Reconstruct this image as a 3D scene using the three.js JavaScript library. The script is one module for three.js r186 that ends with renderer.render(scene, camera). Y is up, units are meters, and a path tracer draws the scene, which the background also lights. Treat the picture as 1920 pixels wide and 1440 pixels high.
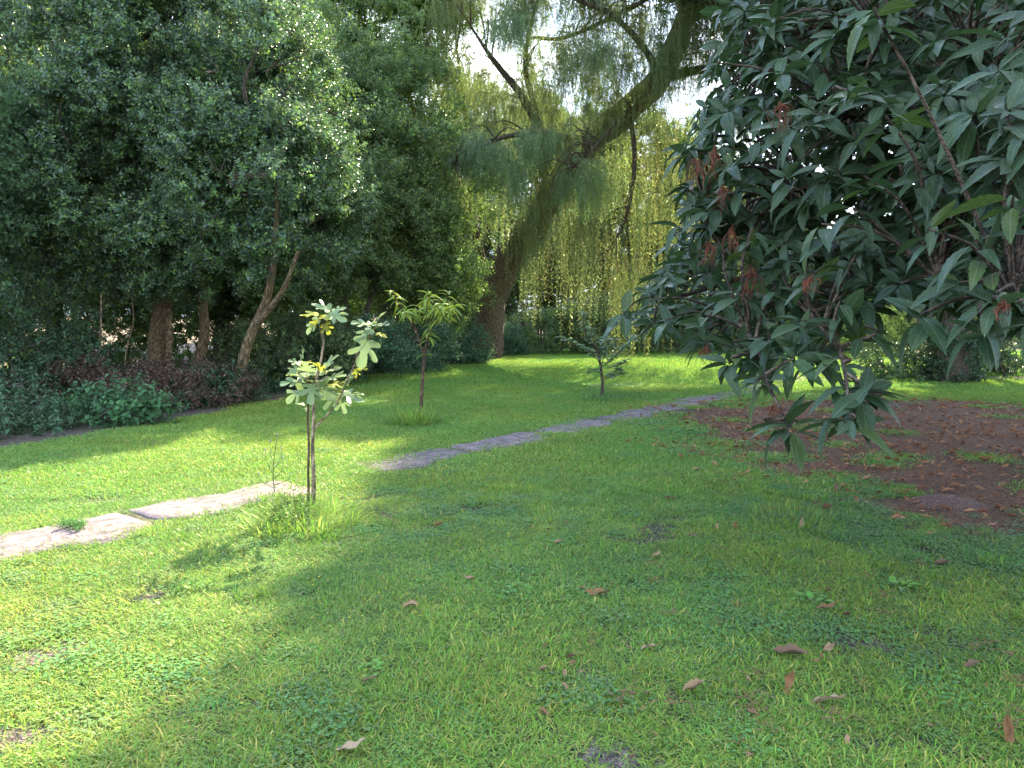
import * as THREE from 'three';
import { ImprovedNoise } from 'three/addons/math/ImprovedNoise.js';
import { mergeGeometries } from 'three/addons/utils/BufferGeometryUtils.js';

// ------------------------------------------------------------------ camera, sky, sun, exposure
const scene = new THREE.Scene();
const PITCH = THREE.MathUtils.degToRad(5.15), FPX = 1442, EYE = 1.6;
const camera = new THREE.PerspectiveCamera(53.07, 4 / 3, 0.05, 900);
camera.position.set(0, EYE, 0);
camera.rotation.set(-PITCH, 0, 0);
scene.add(camera);

const SUN_EL = THREE.MathUtils.degToRad(38), SUN_AZ = THREE.MathUtils.degToRad(15);
const SUN = new THREE.Vector3(Math.sin(SUN_AZ) * Math.cos(SUN_EL), Math.sin(SUN_EL), -Math.cos(SUN_AZ) * Math.cos(SUN_EL));
{ // a bright summer sky: blue above, paler towards the horizon and round the sun, with thin broken cloud
  const W = 1024, H = 512, px = new Float32Array(W * H * 4), n3 = new ImprovedNoise(), d = new THREE.Vector3();
  const cloud = (x, y, z) => { let s = 0, a = 0.5, f = 1; for (let i = 0; i < 5; i++) { s += a * n3.noise(x * f + 9.2, y * f + 3.1, z * f + 4.7); f *= 2.1; a *= 0.52; } return s; };
  for (let j = 0; j < H; j++) for (let i = 0; i < W; i++) {
    const el = ((j + 0.5) / H - 0.5) * Math.PI, az = ((i + 0.5) / W - 0.5) * 2 * Math.PI;
    d.set(Math.cos(el) * Math.cos(az), Math.sin(el), Math.cos(el) * Math.sin(az));
    const up = Math.max(0, d.y), h = Math.pow(1 - up, 3), g = Math.max(0, d.dot(SUN)), glow = 0.35 * Math.pow(g, 8) + 0.7 * Math.pow(g, 60);
    let c = [0.15 + 0.3 * h + glow, 0.27 + 0.27 * h + glow * 0.97, 0.53 + 0.14 * h + glow * 0.9];
    const k = 1 / (up + 0.25), q = Math.min(1, Math.max(0, (cloud(d.x * k * 1.3, 0.4, d.z * k * 1.3) + 0.14) / 0.34)), m = q * q * (3 - 2 * q) * 0.66;
    const b = 0.62 + 0.5 * Math.pow(g, 4); c = c.map((v, t) => v + (b * [1, 0.985, 0.96][t] - v) * m);
    if (d.y < 0) c = [0.12, 0.13, 0.07];
    px.set([...c, 1], (j * W + i) * 4);
  }
  const t = new THREE.DataTexture(px, W, H, THREE.RGBAFormat, THREE.FloatType); t.mapping = THREE.EquirectangularReflectionMapping; t.magFilter = t.minFilter = THREE.LinearFilter; t.needsUpdate = true;
  scene.background = t; scene.environment = t;
}
const sun = new THREE.DirectionalLight(new THREE.Color(1, 0.87, 0.57), 4.1);
sun.position.copy(SUN).multiplyScalar(60).add(new THREE.Vector3(0, 0, -12));
sun.target.position.set(0, 0, -12);
sun.castShadow = true;
sun.shadow.mapSize.set(4096, 4096);
Object.assign(sun.shadow.camera, { left: -30, right: 30, top: 30, bottom: -30, near: 1, far: 140 });
scene.add(sun, sun.target);
const renderer = new THREE.WebGLRenderer({ antialias: true });
renderer.setSize(1024, 768);
renderer.toneMapping = THREE.LinearToneMapping;
renderer.toneMappingExposure = 6.8;
renderer.shadowMap.enabled = true;

// ------------------------------------------------------------------ helpers
let seed = 12345;
const rnd = () => { seed |= 0; seed = (seed + 0x6D2B79F5) | 0; let t = Math.imul(seed ^ (seed >>> 15), 1 | seed); t = (t + Math.imul(t ^ (t >>> 7), 61 | t)) ^ t; return ((t ^ (t >>> 14)) >>> 0) / 4294967296; };
const rr = (a, b) => a + (b - a) * rnd();
const pick = (a) => a[Math.floor(rnd() * a.length)];
const gauss = () => (rnd() + rnd() + rnd() + rnd() - 2) * 1.0;
const V = (x, y, z) => new THREE.Vector3(x, y, z);
const noiseGen = new ImprovedNoise();
const noise = (x, y, z) => noiseGen.noise(x + 31.7, y + 17.3, z + 5.1);
const fbm = (x, y, z, o = 4) => { let s = 0, a = 0.5, f = 1; for (let i = 0; i < o; i++) { s += a * noise(x * f, y * f, z * f); f *= 2.03; a *= 0.5; } return s; };
const sstep = (a, b, x) => { const t = Math.min(1, Math.max(0, (x - a) / (b - a))); return t * t * (3 - 2 * t); };
const mixn = (a, b, t) => a + (b - a) * t;
const UP = V(0, 1, 0);

function rayDir(px, py) {
  const d = V((px - 960) / FPX, (720 - py) / FPX, -1);
  return d.applyAxisAngle(V(1, 0, 0), -PITCH);
}
const G = (px, py) => { const d = rayDir(px, py); const t = EYE / -d.y; return V(d.x * t, 0, d.z * t); };          // the ground under a place in the view
const P = (px, py, dist) => { const d = rayDir(px, py); const t = dist / -d.z; return V(d.x * t, EYE + d.y * t, -dist); };
const unP = (p) => { const q = p.clone().sub(camera.position).applyAxisAngle(V(1, 0, 0), PITCH); return q.z > -0.2 ? null : [960 + (q.x / -q.z) * FPX, 720 - (q.y / -q.z) * FPX]; };
function inPoly(x, y, poly) {
  let c = false;
  for (let i = 0, j = poly.length - 1; i < poly.length; j = i++) {
    const [xi, yi] = poly[i], [xj, yj] = poly[j];
    if ((yi > y) !== (yj > y) && x < ((xj - xi) * (y - yi)) / (yj - yi) + xi) c = !c;
  }
  return c;
}

const usedNames = new Map();
function numbered(name) {
  const n = usedNames.get(name) ?? 0; usedNames.set(name, n + 1);
  return n ? `${name}_${String(n).padStart(3, '0')}` : name;
}
function thing(name, label, category, base, group) {
  const g = new THREE.Group(); g.name = numbered(name); g.position.copy(base);
  g.userData = { label, category }; if (group) g.userData.group = group;
  scene.add(g); return g;
}
function struct(name, geo, mat) {
  const m = new THREE.Mesh(geo, mat); m.name = name; m.userData.kind = 'structure';
  m.castShadow = m.receiveShadow = true; scene.add(m); return m;
}
// a part whose geometry is in world coordinates, under the thing t
function part(t, name, geo, mat, stuff) {
  const m = new THREE.Mesh(geo, mat); m.name = name; m.castShadow = m.receiveShadow = true;
  if (stuff) m.userData.kind = 'stuff';
  m.position.copy(t.position).negate(); t.add(m); return m;
}
const Q = new THREE.Quaternion(), M4 = new THREE.Matrix4(), S3 = new THREE.Vector3(), COL = new THREE.Color();
function aim(dir, spin) {                 // +Y turned to dir, then spun about it
  const q = new THREE.Quaternion().setFromUnitVectors(UP, dir.clone().normalize());
  return q.multiply(new THREE.Quaternion().setFromAxisAngle(UP, spin));
}
function instanced(name, geo, mat, list, parent) {
  const im = new THREE.InstancedMesh(geo, mat, list.length);
  const off = parent ? parent.position : V(0, 0, 0);
  list.forEach((e, i) => {
    M4.compose(e.p.clone().sub(off), e.q ?? aim(e.dir ?? UP, e.spin ?? rnd() * 6.283), typeof e.s === 'number' ? S3.setScalar(e.s) : S3.copy(e.s));
    im.setMatrixAt(i, M4); im.setColorAt(i, e.c ? COL.setRGB(...e.c) : COL.setRGB(1, 1, 1));
  });
  im.name = name; im.userData.kind = 'stuff'; im.castShadow = im.receiveShadow = true;
  (parent ?? scene).add(im); return im;
}
// a collector of triangles
class MB {
  constructor() { this.p = []; this.uv = []; this.c = []; this.i = []; }
  v(p, u = 0, w = 0, c) { this.p.push(p.x, p.y, p.z); this.uv.push(u, w); if (c) this.c.push(...c); return this.p.length / 3 - 1; }
  t(a, b, c) { this.i.push(a, b, c); }
  geo() {
    const g = new THREE.BufferGeometry();
    g.setAttribute('position', new THREE.Float32BufferAttribute(this.p, 3));
    g.setAttribute('uv', new THREE.Float32BufferAttribute(this.uv, 2));
    if (this.c.length) g.setAttribute('color', new THREE.Float32BufferAttribute(this.c, 3));
    g.setIndex(this.i); g.computeVertexNormals(); return g;
  }
}
// tapered tube through points with radii
function tube(pts, radii, sides = 7, samples = 0, mb = new MB(), wob = 0) {
  let cs = pts, rs = radii;
  if (samples) {
    const curve = new THREE.CatmullRomCurve3(pts, false, 'centripetal'); cs = []; rs = [];
    for (let k = 0; k <= samples; k++) {
      const t = k / samples; cs.push(curve.getPoint(t));
      const f = t * (radii.length - 1), a = Math.min(radii.length - 2, Math.floor(f)); rs.push(mixn(radii[a], radii[a + 1], f - a));
    }
  }
  let nrm = null, len = 0, prev = null;
  cs.forEach((c, k) => {
    const tan = (cs[Math.min(k + 1, cs.length - 1)].clone().sub(cs[Math.max(k - 1, 0)])).normalize();
    if (!nrm) nrm = Math.abs(tan.y) < 0.9 ? V(0, 1, 0) : V(1, 0, 0);
    nrm = nrm.clone().sub(tan.clone().multiplyScalar(nrm.dot(tan))).normalize();
    const bin = tan.clone().cross(nrm);
    if (k) len += c.distanceTo(cs[k - 1]);
    const row = [];
    for (let s = 0; s <= sides; s++) {
      const a = (s / sides) * 6.2832;
      let r = rs[k];
      if (wob) { const q = (s % sides) / sides * 6.2832; r *= 1 + wob * fbm(Math.cos(q) * 1.6 + c.x, c.y * 0.9, Math.sin(q) * 1.6 + c.z, 3); }
      row.push(mb.v(c.clone().addScaledVector(nrm, Math.cos(a) * r).addScaledVector(bin, Math.sin(a) * r), (s / sides) * Math.max(0.05, radii[0] * 6.28), len));
    }
    if (prev) for (let s = 0; s < sides; s++) { mb.t(prev[s], row[s], prev[s + 1]); mb.t(prev[s + 1], row[s], row[s + 1]); }
    prev = row;
  });
  return mb;
}
// a leaf from `at`, growing along `dir`, face up `nor`; seg 0 = two folded triangles
function leaf(mb, at, dir, nor, len, wid, { seg = 0, fold = 0.25, curl = 0.15, serr = 0, c, shape = 0.42, petiole = 0 } = {}) {
  const z = dir.clone().normalize(), x = z.clone().cross(nor).normalize(), y = x.clone().cross(z).normalize();
  const pt = (t, s, lift = 0) => at.clone().addScaledVector(z, t * len).addScaledVector(x, s * wid).addScaledVector(y, lift * wid - curl * t * t * len);
  if (!seg) {
    const a = mb.v(pt(0, 0), 0.5, 0, c), l = mb.v(pt(shape, -0.5, fold), 0, shape, c), r = mb.v(pt(shape, 0.5, fold), 1, shape, c), b = mb.v(pt(1, 0), 0.5, 1, c);
    mb.t(a, b, l); mb.t(a, r, b); return;
  }
  let pl, pm, pr;
  for (let k = 0; k <= seg; k++) {
    const t = petiole + (1 - petiole) * (k / seg), u = k / seg;
    let w = Math.pow(Math.max(0, Math.sin(Math.PI * Math.pow(u, 0.85))), 0.8) * 0.5 + (k === 0 || k === seg ? 0.015 : 0);
    if (serr && k % 2) w *= 1 - serr;
    const m = mb.v(pt(t, 0), 0.5, u, c), l = mb.v(pt(t, -w, fold * w * 2), 0.5 - w, u, c), r = mb.v(pt(t, w, fold * w * 2), 0.5 + w, u, c);
    if (k) { mb.t(pm, m, pl); mb.t(pl, m, l); mb.t(pm, pr, m); mb.t(pr, r, m); }
    pl = l; pm = m; pr = r;
  }
}
// a twig along +Y with leaves set round it
function makeTwig({ len, n, ll, lw, up = 0.5, droop = 0.1, stem = 0.004, side = 3, fold = 0.25, tone = 0.2, jit = 0.35, shape = 0.42, cs = [[1, 1, 1]] }) {
  const mb = new MB();
  const grow = (o, d, L, k) => {
    const e = o.clone().addScaledVector(d, L);
    if (stem) tube([o, o.clone().lerp(e, 0.5).add(V(gauss() * 0.02, 0, gauss() * 0.02)), e], [stem, stem * 0.7, stem * 0.3], 3, 0, { v: (p) => mb.v(p, 0.5, 0.02, [0.9, 0.62, 0.5]), t: (a, b, c) => mb.t(a, b, c) });
    const q = new THREE.Quaternion().setFromUnitVectors(UP, d);
    for (let i = 0; i < k; i++) {
      const t = 0.12 + 0.88 * ((i + rnd() * 0.7) / k), a = i * 2.4 + rnd() * 0.9;
      const rad = V(Math.cos(a), up + gauss() * jit, Math.sin(a)).normalize().applyQuaternion(q);
      const nor = V(-Math.cos(a) * up, 1, -Math.sin(a) * up).applyQuaternion(q).add(V(gauss() * 0.5, gauss() * 0.4, gauss() * 0.5));
      rad.y -= droop; const s = rr(0.7, 1.12) * (t > 0.92 ? 0.7 : 1), g = 1 + (rnd() - 0.5) * 2 * tone, cc = pick(cs);
      leaf(mb, o.clone().addScaledVector(d, L * t), rad, nor, ll * s, lw * s, { fold, curl: rr(0.02, 0.3), c: [cc[0] * g, cc[1] * g, cc[2] * g], shape });
    }
  };
  const kMain = Math.ceil(n * (side ? 0.4 : 1));
  grow(V(0, 0, 0), UP.clone(), len, kMain);
  for (let s = 0; s < side; s++) {
    const a = s * 2.1 + rnd(), t = rr(0.1, 0.6);
    grow(V(0, len * t, 0), V(Math.cos(a) * 0.9, rr(0.4, 0.9), Math.sin(a) * 0.9).normalize(), len * rr(0.5, 0.8), Math.ceil((n - kMain) / side));
  }
  return mb.geo();
}
// places in the outer part of a set of ellipsoids, thinned by noise into clumps
function fillCrown(blobs, n, { shell = 0.75, freq = 0.9, cut = -0.12, upb = 0.45, low = -1, clump = 1, clumpR = 0.25, keep } = {}) {
  const w = blobs.map((b) => Math.pow(b[3] * (b[4] ?? b[3]) * (b[5] ?? b[3]), 0.667)), tot = w.reduce((a, b) => a + b, 0), out = [];
  let tries = 0;
  while (out.length < n && tries++ < n * 12) {
    let r = rnd() * tot, k = 0; while (r > w[k] && k < w.length - 1) r -= w[k++];
    const [cx, cy, cd, rx, ry = rx, rz = rx] = blobs[k];
    const d = V(gauss(), gauss(), gauss()).normalize(), rad = 1 - shell * Math.pow(rnd(), 1.7) + gauss() * 0.09;
    const p = V(cx + d.x * rx * rad, cy + d.y * ry * rad, -cd + d.z * rz * rad);
    if (p.y < low || noise(p.x * freq, p.y * freq, p.z * freq) < cut + 0.25 * (1 - rad)) continue;
    if (keep && !keep(p)) continue;
    const m = clump > 1 ? Math.round(clump * rr(0.5, 1.5)) : 1, R = clumpR * rr(0.6, 1.4), tone = 1 + gauss() * 0.14;
    for (let c = 0; c < m; c++) {
      const o = m > 1 ? V(gauss(), gauss() * 0.8, gauss()).multiplyScalar(R) : V(0, 0, 0);
      out.push({ p: p.clone().add(o), tone, dir: d.clone().addScaledVector(o, 1.2 / (R + 0.01) * (m > 1 ? 0.7 : 0)).add(V(gauss() * 0.4, upb + gauss() * 0.35, gauss() * 0.4)) });
    }
  }
  return out;
}

// ------------------------------------------------------------------ textures and materials
function dataTex(w, h, f, { srgb = true, repeat = true } = {}) {
  const a = new Uint8Array(w * h * 4);
  for (let y = 0; y < h; y++) for (let x = 0; x < w; x++) { const c = f(x / w, y / h, x, y), o = (y * w + x) * 4; for (let k = 0; k < 3; k++) a[o + k] = Math.max(0, Math.min(255, c[k] * 255)); a[o + 3] = 255; }
  const t = new THREE.DataTexture(a, w, h); t.magFilter = THREE.LinearFilter; t.minFilter = THREE.LinearMipmapLinearFilter; t.generateMipmaps = true;
  if (repeat) t.wrapS = t.wrapT = THREE.RepeatWrapping;
  if (srgb) t.colorSpace = THREE.SRGBColorSpace; t.needsUpdate = true; return t;
}
const tileN = (u, v, f, z) => {                     // noise that repeats over 0..1
  const a = u * 6.2832, b = v * 6.2832, r = f / 6.2832;
  return noiseGen.noise(Math.cos(a) * r + z, Math.sin(a) * r + Math.cos(b) * r * 1.0, Math.sin(b) * r + z * 0.7);
};
const barkTex = dataTex(256, 512, (u, v) => {
  const k = 0.78 + 0.5 * tileN(u, v * 0.4, 40, 1) + 0.35 * tileN(u, v, 90, 4) + 0.2 * tileN(u, v, 14, 9); return [k, k * 0.97, k * 0.92];
});
const bark = (r, g, b, rough = 1) => new THREE.MeshStandardMaterial({ color: new THREE.Color().setRGB(r, g, b), map: barkTex, bumpMap: barkTex, bumpScale: 0.02, roughness: rough });
const leafMat = (r, g, b, tr = 0.4, gloss = 0, extra = {}) => new THREE.MeshPhysicalMaterial({ color: new THREE.Color().setRGB(r, g, b), roughness: 1, transmission: tr, thickness: 0, clearcoat: gloss, clearcoatRoughness: 0.24, side: THREE.DoubleSide, vertexColors: true, specularIntensity: 0.4, ...extra });
const MAT = {
  willowBark: bark(0.15, 0.115, 0.08), hollyBark: bark(0.25, 0.185, 0.1), greyBark: bark(0.17, 0.14, 0.11), figBark: bark(0.42, 0.32, 0.23), peachBark: bark(0.22, 0.13, 0.09), bigBark: bark(0.16, 0.12, 0.09),
  holly: leafMat(0.085, 0.155, 0.075, 0.36, 1.0), privet: leafMat(0.12, 0.2, 0.065, 0.48, 0.5), ash: leafMat(0.18, 0.28, 0.06, 0.52, 1.0), willow: leafMat(0.21, 0.3, 0.14, 0.52, 0.3),
  far: leafMat(0.10, 0.165, 0.04, 0.48, 0.15), oak: leafMat(0.06, 0.10, 0.03, 0.35, 0.2), hazel: leafMat(0.075, 0.15, 0.05, 0.45, 0.2), ivy: leafMat(0.04, 0.085, 0.03, 0.3, 0.5), nettle: leafMat(0.07, 0.15, 0.07, 0.4, 0.1),
  dead: leafMat(0.12, 0.082, 0.055, 0.25, 0),
  fig: leafMat(0.19, 0.27, 0.11, 0.42, 0.55), figYoung: leafMat(0.30, 0.32, 0.035, 0.5, 0.2), peach: leafMat(0.23, 0.34, 0.045, 0.5, 0.35), apple: leafMat(0.19, 0.28, 0.15, 0.4, 0.4),
  grass: leafMat(0.155, 0.305, 0.035, 0.45, 0.1), weed: leafMat(0.11, 0.25, 0.06, 0.42, 0.1), dryLeaf: leafMat(0.36, 0.2, 0.115, 0.3, 0.1),
  flower: leafMat(0.75, 0.6, 0.04, 0.2, 0), thistle: leafMat(0.3, 0.22, 0.5, 0.3, 0),
};

// ------------------------------------------------------------------ the ground
const HEDGE = [[-9.5, 2], [-7.6, 7], [-6.5, 9.6], [-5.8, 11.5], [-5.0, 14], [-3.9, 21], [-2.1, 25.6], [0.7, 33], [2.2, 36]];
function hedgeX(d) {
  for (let k = 1; k < HEDGE.length; k++) if (d < HEDGE[k][1] || k === HEDGE.length - 1) { const [x0, d0] = HEDGE[k - 1], [x1, d1] = HEDGE[k]; return x0 + (x1 - x0) * ((d - d0) / (d1 - d0)); }
}
const PATH0 = G(-60, 1045), PATH1 = G(1500, 712), PDIR = PATH1.clone().sub(PATH0).normalize(), PNOR = V(-PDIR.z, 0, PDIR.x);
const pathSide = (x, d) => (x - PATH0.x) * PNOR.x + (-d - PATH0.z) * PNOR.z, pathAlong = (x, d) => (x - PATH0.x) * PDIR.x + (-d - PATH0.z) * PDIR.z;
const PLEN = PATH1.distanceTo(PATH0), GAP = (pathAlong(G(545, 905).x, -G(545, 905).z) + pathAlong(G(690, 890).x, -G(690, 890).z)) / 2;
const BARE = [[735, 972, 0.13], [800, 958, 0.1], [95, 1232, 0.16], [280, 1112, 0.13], [1640, 1210, 0.1], [1155, 1432, 0.16], [380, 1370, 0.1], [1340, 1090, 0.07], [1130, 1270, 0.1], [620, 1310, 0.08], [1050, 985, 0.07], [30, 1390, 0.15]].map(([x, y, r]) => ({ g: G(x, y), r }));
function height(x, d) {
  let h = 0.035 * fbm(x * 0.35, 0, d * 0.35, 3) + 0.012 * fbm(x * 1.7, 3, d * 1.7, 2);
  h += 0.012 * sstep(0.6, 0.3, Math.abs(pathSide(x, d)));
  if (x < hedgeX(d)) h += 0.16 * sstep(0, 2.5, hedgeX(d) - x);
  return h;
}
const MOUND = G(1775, 945);
const soilAmount = (x, d) => {                       // trodden bare earth below the overhanging tree
  const q = Math.hypot((x - 6.5) / 4.6, (d - 9.8) / 5.5) + 0.28 * fbm(x * 0.8, 7, d * 0.8, 4);
  return sstep(1.12, 0.8, q);
};
const strip = (x, d) => { const e = x - hedgeX(d); return sstep(1.1, 0.45, e + 0.5 * fbm(x * 0.7, 2, d * 0.7, 3)); };
const sideTrack = (x, d) => sstep(1.0, 0.6, Math.abs(d - 19.3 - 0.05 * (x - 9)) / 1.1 + 0.5 * fbm(x * 0.6, 9, d * 0.6, 3)) * sstep(6.5, 8.5, x);
function turf(x, d) {                                // how thick the lawn stands, 0..1
  if (d > 36 || d < -3) return 0;
  let g = 1 - strip(x, d);
  g *= 1 - 0.97 * soilAmount(x, d);
  const s = Math.abs(pathSide(x, d)), al = pathAlong(x, d);
  const gap = sstep(0.75, 0.35, Math.abs(al - GAP));   // the path is grown over here
  if (al > -1.5 && al < PLEN + 0.6) g *= Math.max(sstep(0.2, 0.36, s + 0.12 * fbm(x * 5, 8, d * 5, 2)), gap * 0.4);
  g *= 1 - 0.75 * sstep(0.27, 0.42, fbm(x * 0.9, 41, d * 0.9, 4));
  g *= 1 - sideTrack(x, d);
  for (const b of BARE) { const q = Math.hypot(x - b.g.x, (d + b.g.z) * 0.8) / b.r + 0.5 * fbm(x * 6, 1, d * 6, 2); g *= sstep(0.7, 1.25, q); }
  return g;
}
{
  const xs = [-320, -160, -80, -45, -30, -22, -17], ds = [-200, -80, -30, -12, -6, -3];
  for (let x = -14; x <= 16; x += 0.14) xs.push(x); xs.push(18, 21, 25, 32, 45, 80, 160, 320);
  for (let d = -1; d <= 36; d += 0.14) ds.push(d); ds.push(38, 41, 45, 52, 62, 80, 120, 200, 420);
  const mb = new MB();
  ds.forEach((d) => xs.forEach((x) => {
    const soil = soilAmount(x, d), st = x < hedgeX(d) ? 1 : strip(x, d), tr = sideTrack(x, d);
    const n = 1 + 0.5 * fbm(x * 1.3, 4, d * 1.3, 4);
    let c = [0.105 * n, 0.105 * n, 0.05 * n];
    const blend = (q, t) => { c = c.map((v, i) => mixn(v, q[i] * n, t)); };
    blend([0.15, 0.115, 0.08], st * 0.85);
    if (x < hedgeX(d) - 3) blend([0.38, 0.27, 0.18], sstep(3, 5, hedgeX(d) - x));
    blend([0.215, 0.1, 0.045], soil); blend([0.36, 0.28, 0.22], tr);
    if (Math.abs(pathAlong(x, d) - GAP) < 1.1) blend([0.3, 0.235, 0.2], sstep(0.4, 0.2, Math.abs(pathSide(x, d)) + 0.3 * fbm(x * 2, 3, d * 2, 2)));
    for (const b of BARE) { const q = Math.hypot(x - b.g.x, d + b.g.z) / b.r; if (q < 1.6) blend([0.2, 0.15, 0.12], sstep(1.5, 0.8, q)); }
    mb.v(V(x, Math.abs(x) < 40 && d < 60 ? height(x, d) : 0, -d), x, d, c);
  }));
  const w = xs.length;
  for (let j = 0; j < ds.length - 1; j++) for (let i = 0; i < w - 1; i++) { const a = j * w + i; mb.t(a, a + 1, a + w); mb.t(a + 1, a + w + 1, a + w); }
  const soilTex = dataTex(512, 512, (u, v) => { const k = 0.72 + 0.4 * tileN(u, v, 30, 2) + 0.4 * tileN(u, v, 90, 5) + 0.35 * tileN(u, v, 200, 8); return [k, k, k]; });
  soilTex.repeat.set(0.9, 0.9);
  struct('ground', mb.geo(), new THREE.MeshStandardMaterial({ vertexColors: true, map: soilTex, bumpMap: soilTex, bumpScale: 0.012, roughness: 1 }));
}
const onGround = (p, lift = 0) => V(p.x, height(p.x, -p.z) + lift, p.z);

// ------------------------------------------------------------------ the slab path
{
  const path = new THREE.Group(); path.name = 'path'; path.userData.kind = 'structure'; scene.add(path);
  const concTex = dataTex(512, 512, (u, v) => {
    let k = 0.8 + 0.25 * tileN(u, v, 12, 3) + 0.22 * tileN(u, v, 60, 6) + 0.25 * tileN(u, v, 190, 2);
    const m = sstep(0.12, 0.4, tileN(u, v, 22, 11)); return [k * mixn(1, 0.8, m), k * mixn(1, 0.82, m), k * mixn(1, 0.78, m)];
  });
  concTex.repeat.set(0.8, 0.8);
  const mats = [[0.245, 0.19, 0.195], [0.262, 0.2, 0.205], [0.215, 0.168, 0.175]].map(([r, g, b]) => new THREE.MeshStandardMaterial({ color: new THREE.Color().setRGB(r, g, b), map: concTex, bumpMap: concTex, bumpScale: 0.006, roughness: 0.95 }));
  let s = GAP - 0.38 - 1.52 * 5, k = 0;
  while (s < PLEN + 0.3) {
    if (k === 5) s = GAP + 0.36;
    const L = k < 5 ? 1.52 : rr(1.45, 1.7), half = 0.33;
    {
      const sunk = 0;
      const mb = new MB(), nx = 16, nz = 7, off = rr(-0.05, 0.05), tw = rr(-0.05, 0.05), ph = rnd() * 50;
      const P2 = (a, b) => { // a along 0..1, b across -1..1 ; ragged outline
        const rag = 0.32 * fbm((s + a * L) * 1.9, b > 0 ? 5 : 15, 2.2, 4), cornr = 0.05 * Math.pow(Math.abs(a - 0.5) * 2, 8);
        const across = b * (half + rag - cornr) + off + tw * (a - 0.5) * L;
        const along = s + 0.05 + a * (L - 0.1) + (a < 0.02 || a > 0.98 ? 0.035 * fbm(b * 2.2, ph, 3, 3) : 0);
        return PATH0.clone().addScaledVector(PDIR, along).addScaledVector(PNOR, across);
      };
      const top = [];
      for (let i = 0; i <= nx; i++) for (let j = 0; j <= nz; j++) {
        const b = -1 + (2 * j) / nz, p = P2(i / nx, b), ed = Math.max(Math.abs(b), Math.abs(i / nx - 0.5) * 2);
        p.y = height(p.x, -p.z) + 0.02 - sunk + 0.006 * fbm(p.x * 3, 1, p.z * 3, 3) - (ed > 0.99 ? 0.008 : 0); top.push(mb.v(p, p.x, p.z));
      }
      const W = nz + 1;
      for (let i = 0; i < nx; i++) for (let j = 0; j < nz; j++) { const a = i * W + j; mb.t(top[a], top[a + 1], top[a + W]); mb.t(top[a + 1], top[a + W + 1], top[a + W]); }
      const rim = []; for (let j = 0; j <= nz; j++) rim.push(top[j]); for (let i = 1; i <= nx; i++) rim.push(top[i * W + nz]); for (let j = nz - 1; j >= 0; j--) rim.push(top[nx * W + j]); for (let i = nx - 1; i > 0; i--) rim.push(top[i * W]);
      const low = rim.map((q) => mb.v(V(mb.p[q * 3], mb.p[q * 3 + 1] - 0.06, mb.p[q * 3 + 2]), mb.p[q * 3] + 0.06, mb.p[q * 3 + 2]));
      rim.forEach((q, i) => { const n = (i + 1) % rim.length; mb.t(q, low[i], rim[n]); mb.t(rim[n], low[i], low[n]); });
      const m = new THREE.Mesh(mb.geo(), mats[k % 3]); m.name = k ? `slab_${String(k).padStart(3, '0')}` : 'slab'; m.castShadow = m.receiveShadow = true; path.add(m);
    }
    s += L; k++;
  }
}

// ------------------------------------------------------------------ lawn
function grassPatch(size, blades, L, W, { lean = [0.5, 1.25], straw = 0.08, tuft = 0 } = {}) {
  const mb = new MB();
  const tufts = []; for (let k = 0; k < 14; k++) tufts.push([gauss() * size * 0.5, gauss() * size * 0.5]);
  for (let k = 0; k < blades; k++) {
    let x = gauss() * size * 0.55, z = gauss() * size * 0.55;
    if (rnd() < tuft) { const t = pick(tufts); x = t[0] + gauss() * 0.018; z = t[1] + gauss() * 0.018; }
    const a = rnd() * 6.283, ln = rr(...lean), l = L * rr(0.55, 1.25), w = W * rr(0.7, 1.25);
    const dx = Math.cos(a), dz = Math.sin(a), sx = -dz, sz = dx, b = rr(0.15, 0.6);
    const g = rr(0.6, 1.4), y = rr(0.7, 1.3), c = rnd() < straw ? [2.2 * g, 1.2 * g, 2.4 * g] : [g * y, g, g * rr(0.7, 1.4)];
    const p = (t, s) => { const an = ln + b * t * 1.2; return V(x + dx * Math.sin(an) * l * t + sx * s * w, Math.cos(Math.min(an, 1.5)) * l * t + 0.002, z + dz * Math.sin(an) * l * t + sz * s * w); };
    const A = mb.v(p(0, -0.5), 0, 0, c), B = mb.v(p(0, 0.5), 1, 0, c), C = mb.v(p(0.55, -0.42), 0, 0.5, c), D = mb.v(p(0.55, 0.42), 1, 0.5, c), E = mb.v(p(1, 0), 0.5, 1, c);
    mb.t(A, B, C); mb.t(B, D, C); mb.t(C, D, E);
  }
  return mb.geo();
}
function weedPatch(size, n, L) {
  const mb = new MB();
  for (let k = 0; k < n; k++) {
    const x = gauss() * size * 0.55, z = gauss() * size * 0.55, h = rr(0.008, 0.035), a = rnd() * 6.28, g = rr(0.75, 1.25);
    const tilt = V(Math.cos(a), rr(-0.1, 0.25), Math.sin(a));
    leaf(mb, V(x, h, z), tilt, V(gauss() * 0.3, 1, gauss() * 0.3), L * rr(0.6, 1.3), L * rr(0.7, 1.2), { seg: 3, fold: 0.12, curl: 0.1, c: [g * rr(0.85, 1.2), g, g * rr(0.8, 1.2)] });
  }
  return mb.geo();
}
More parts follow.
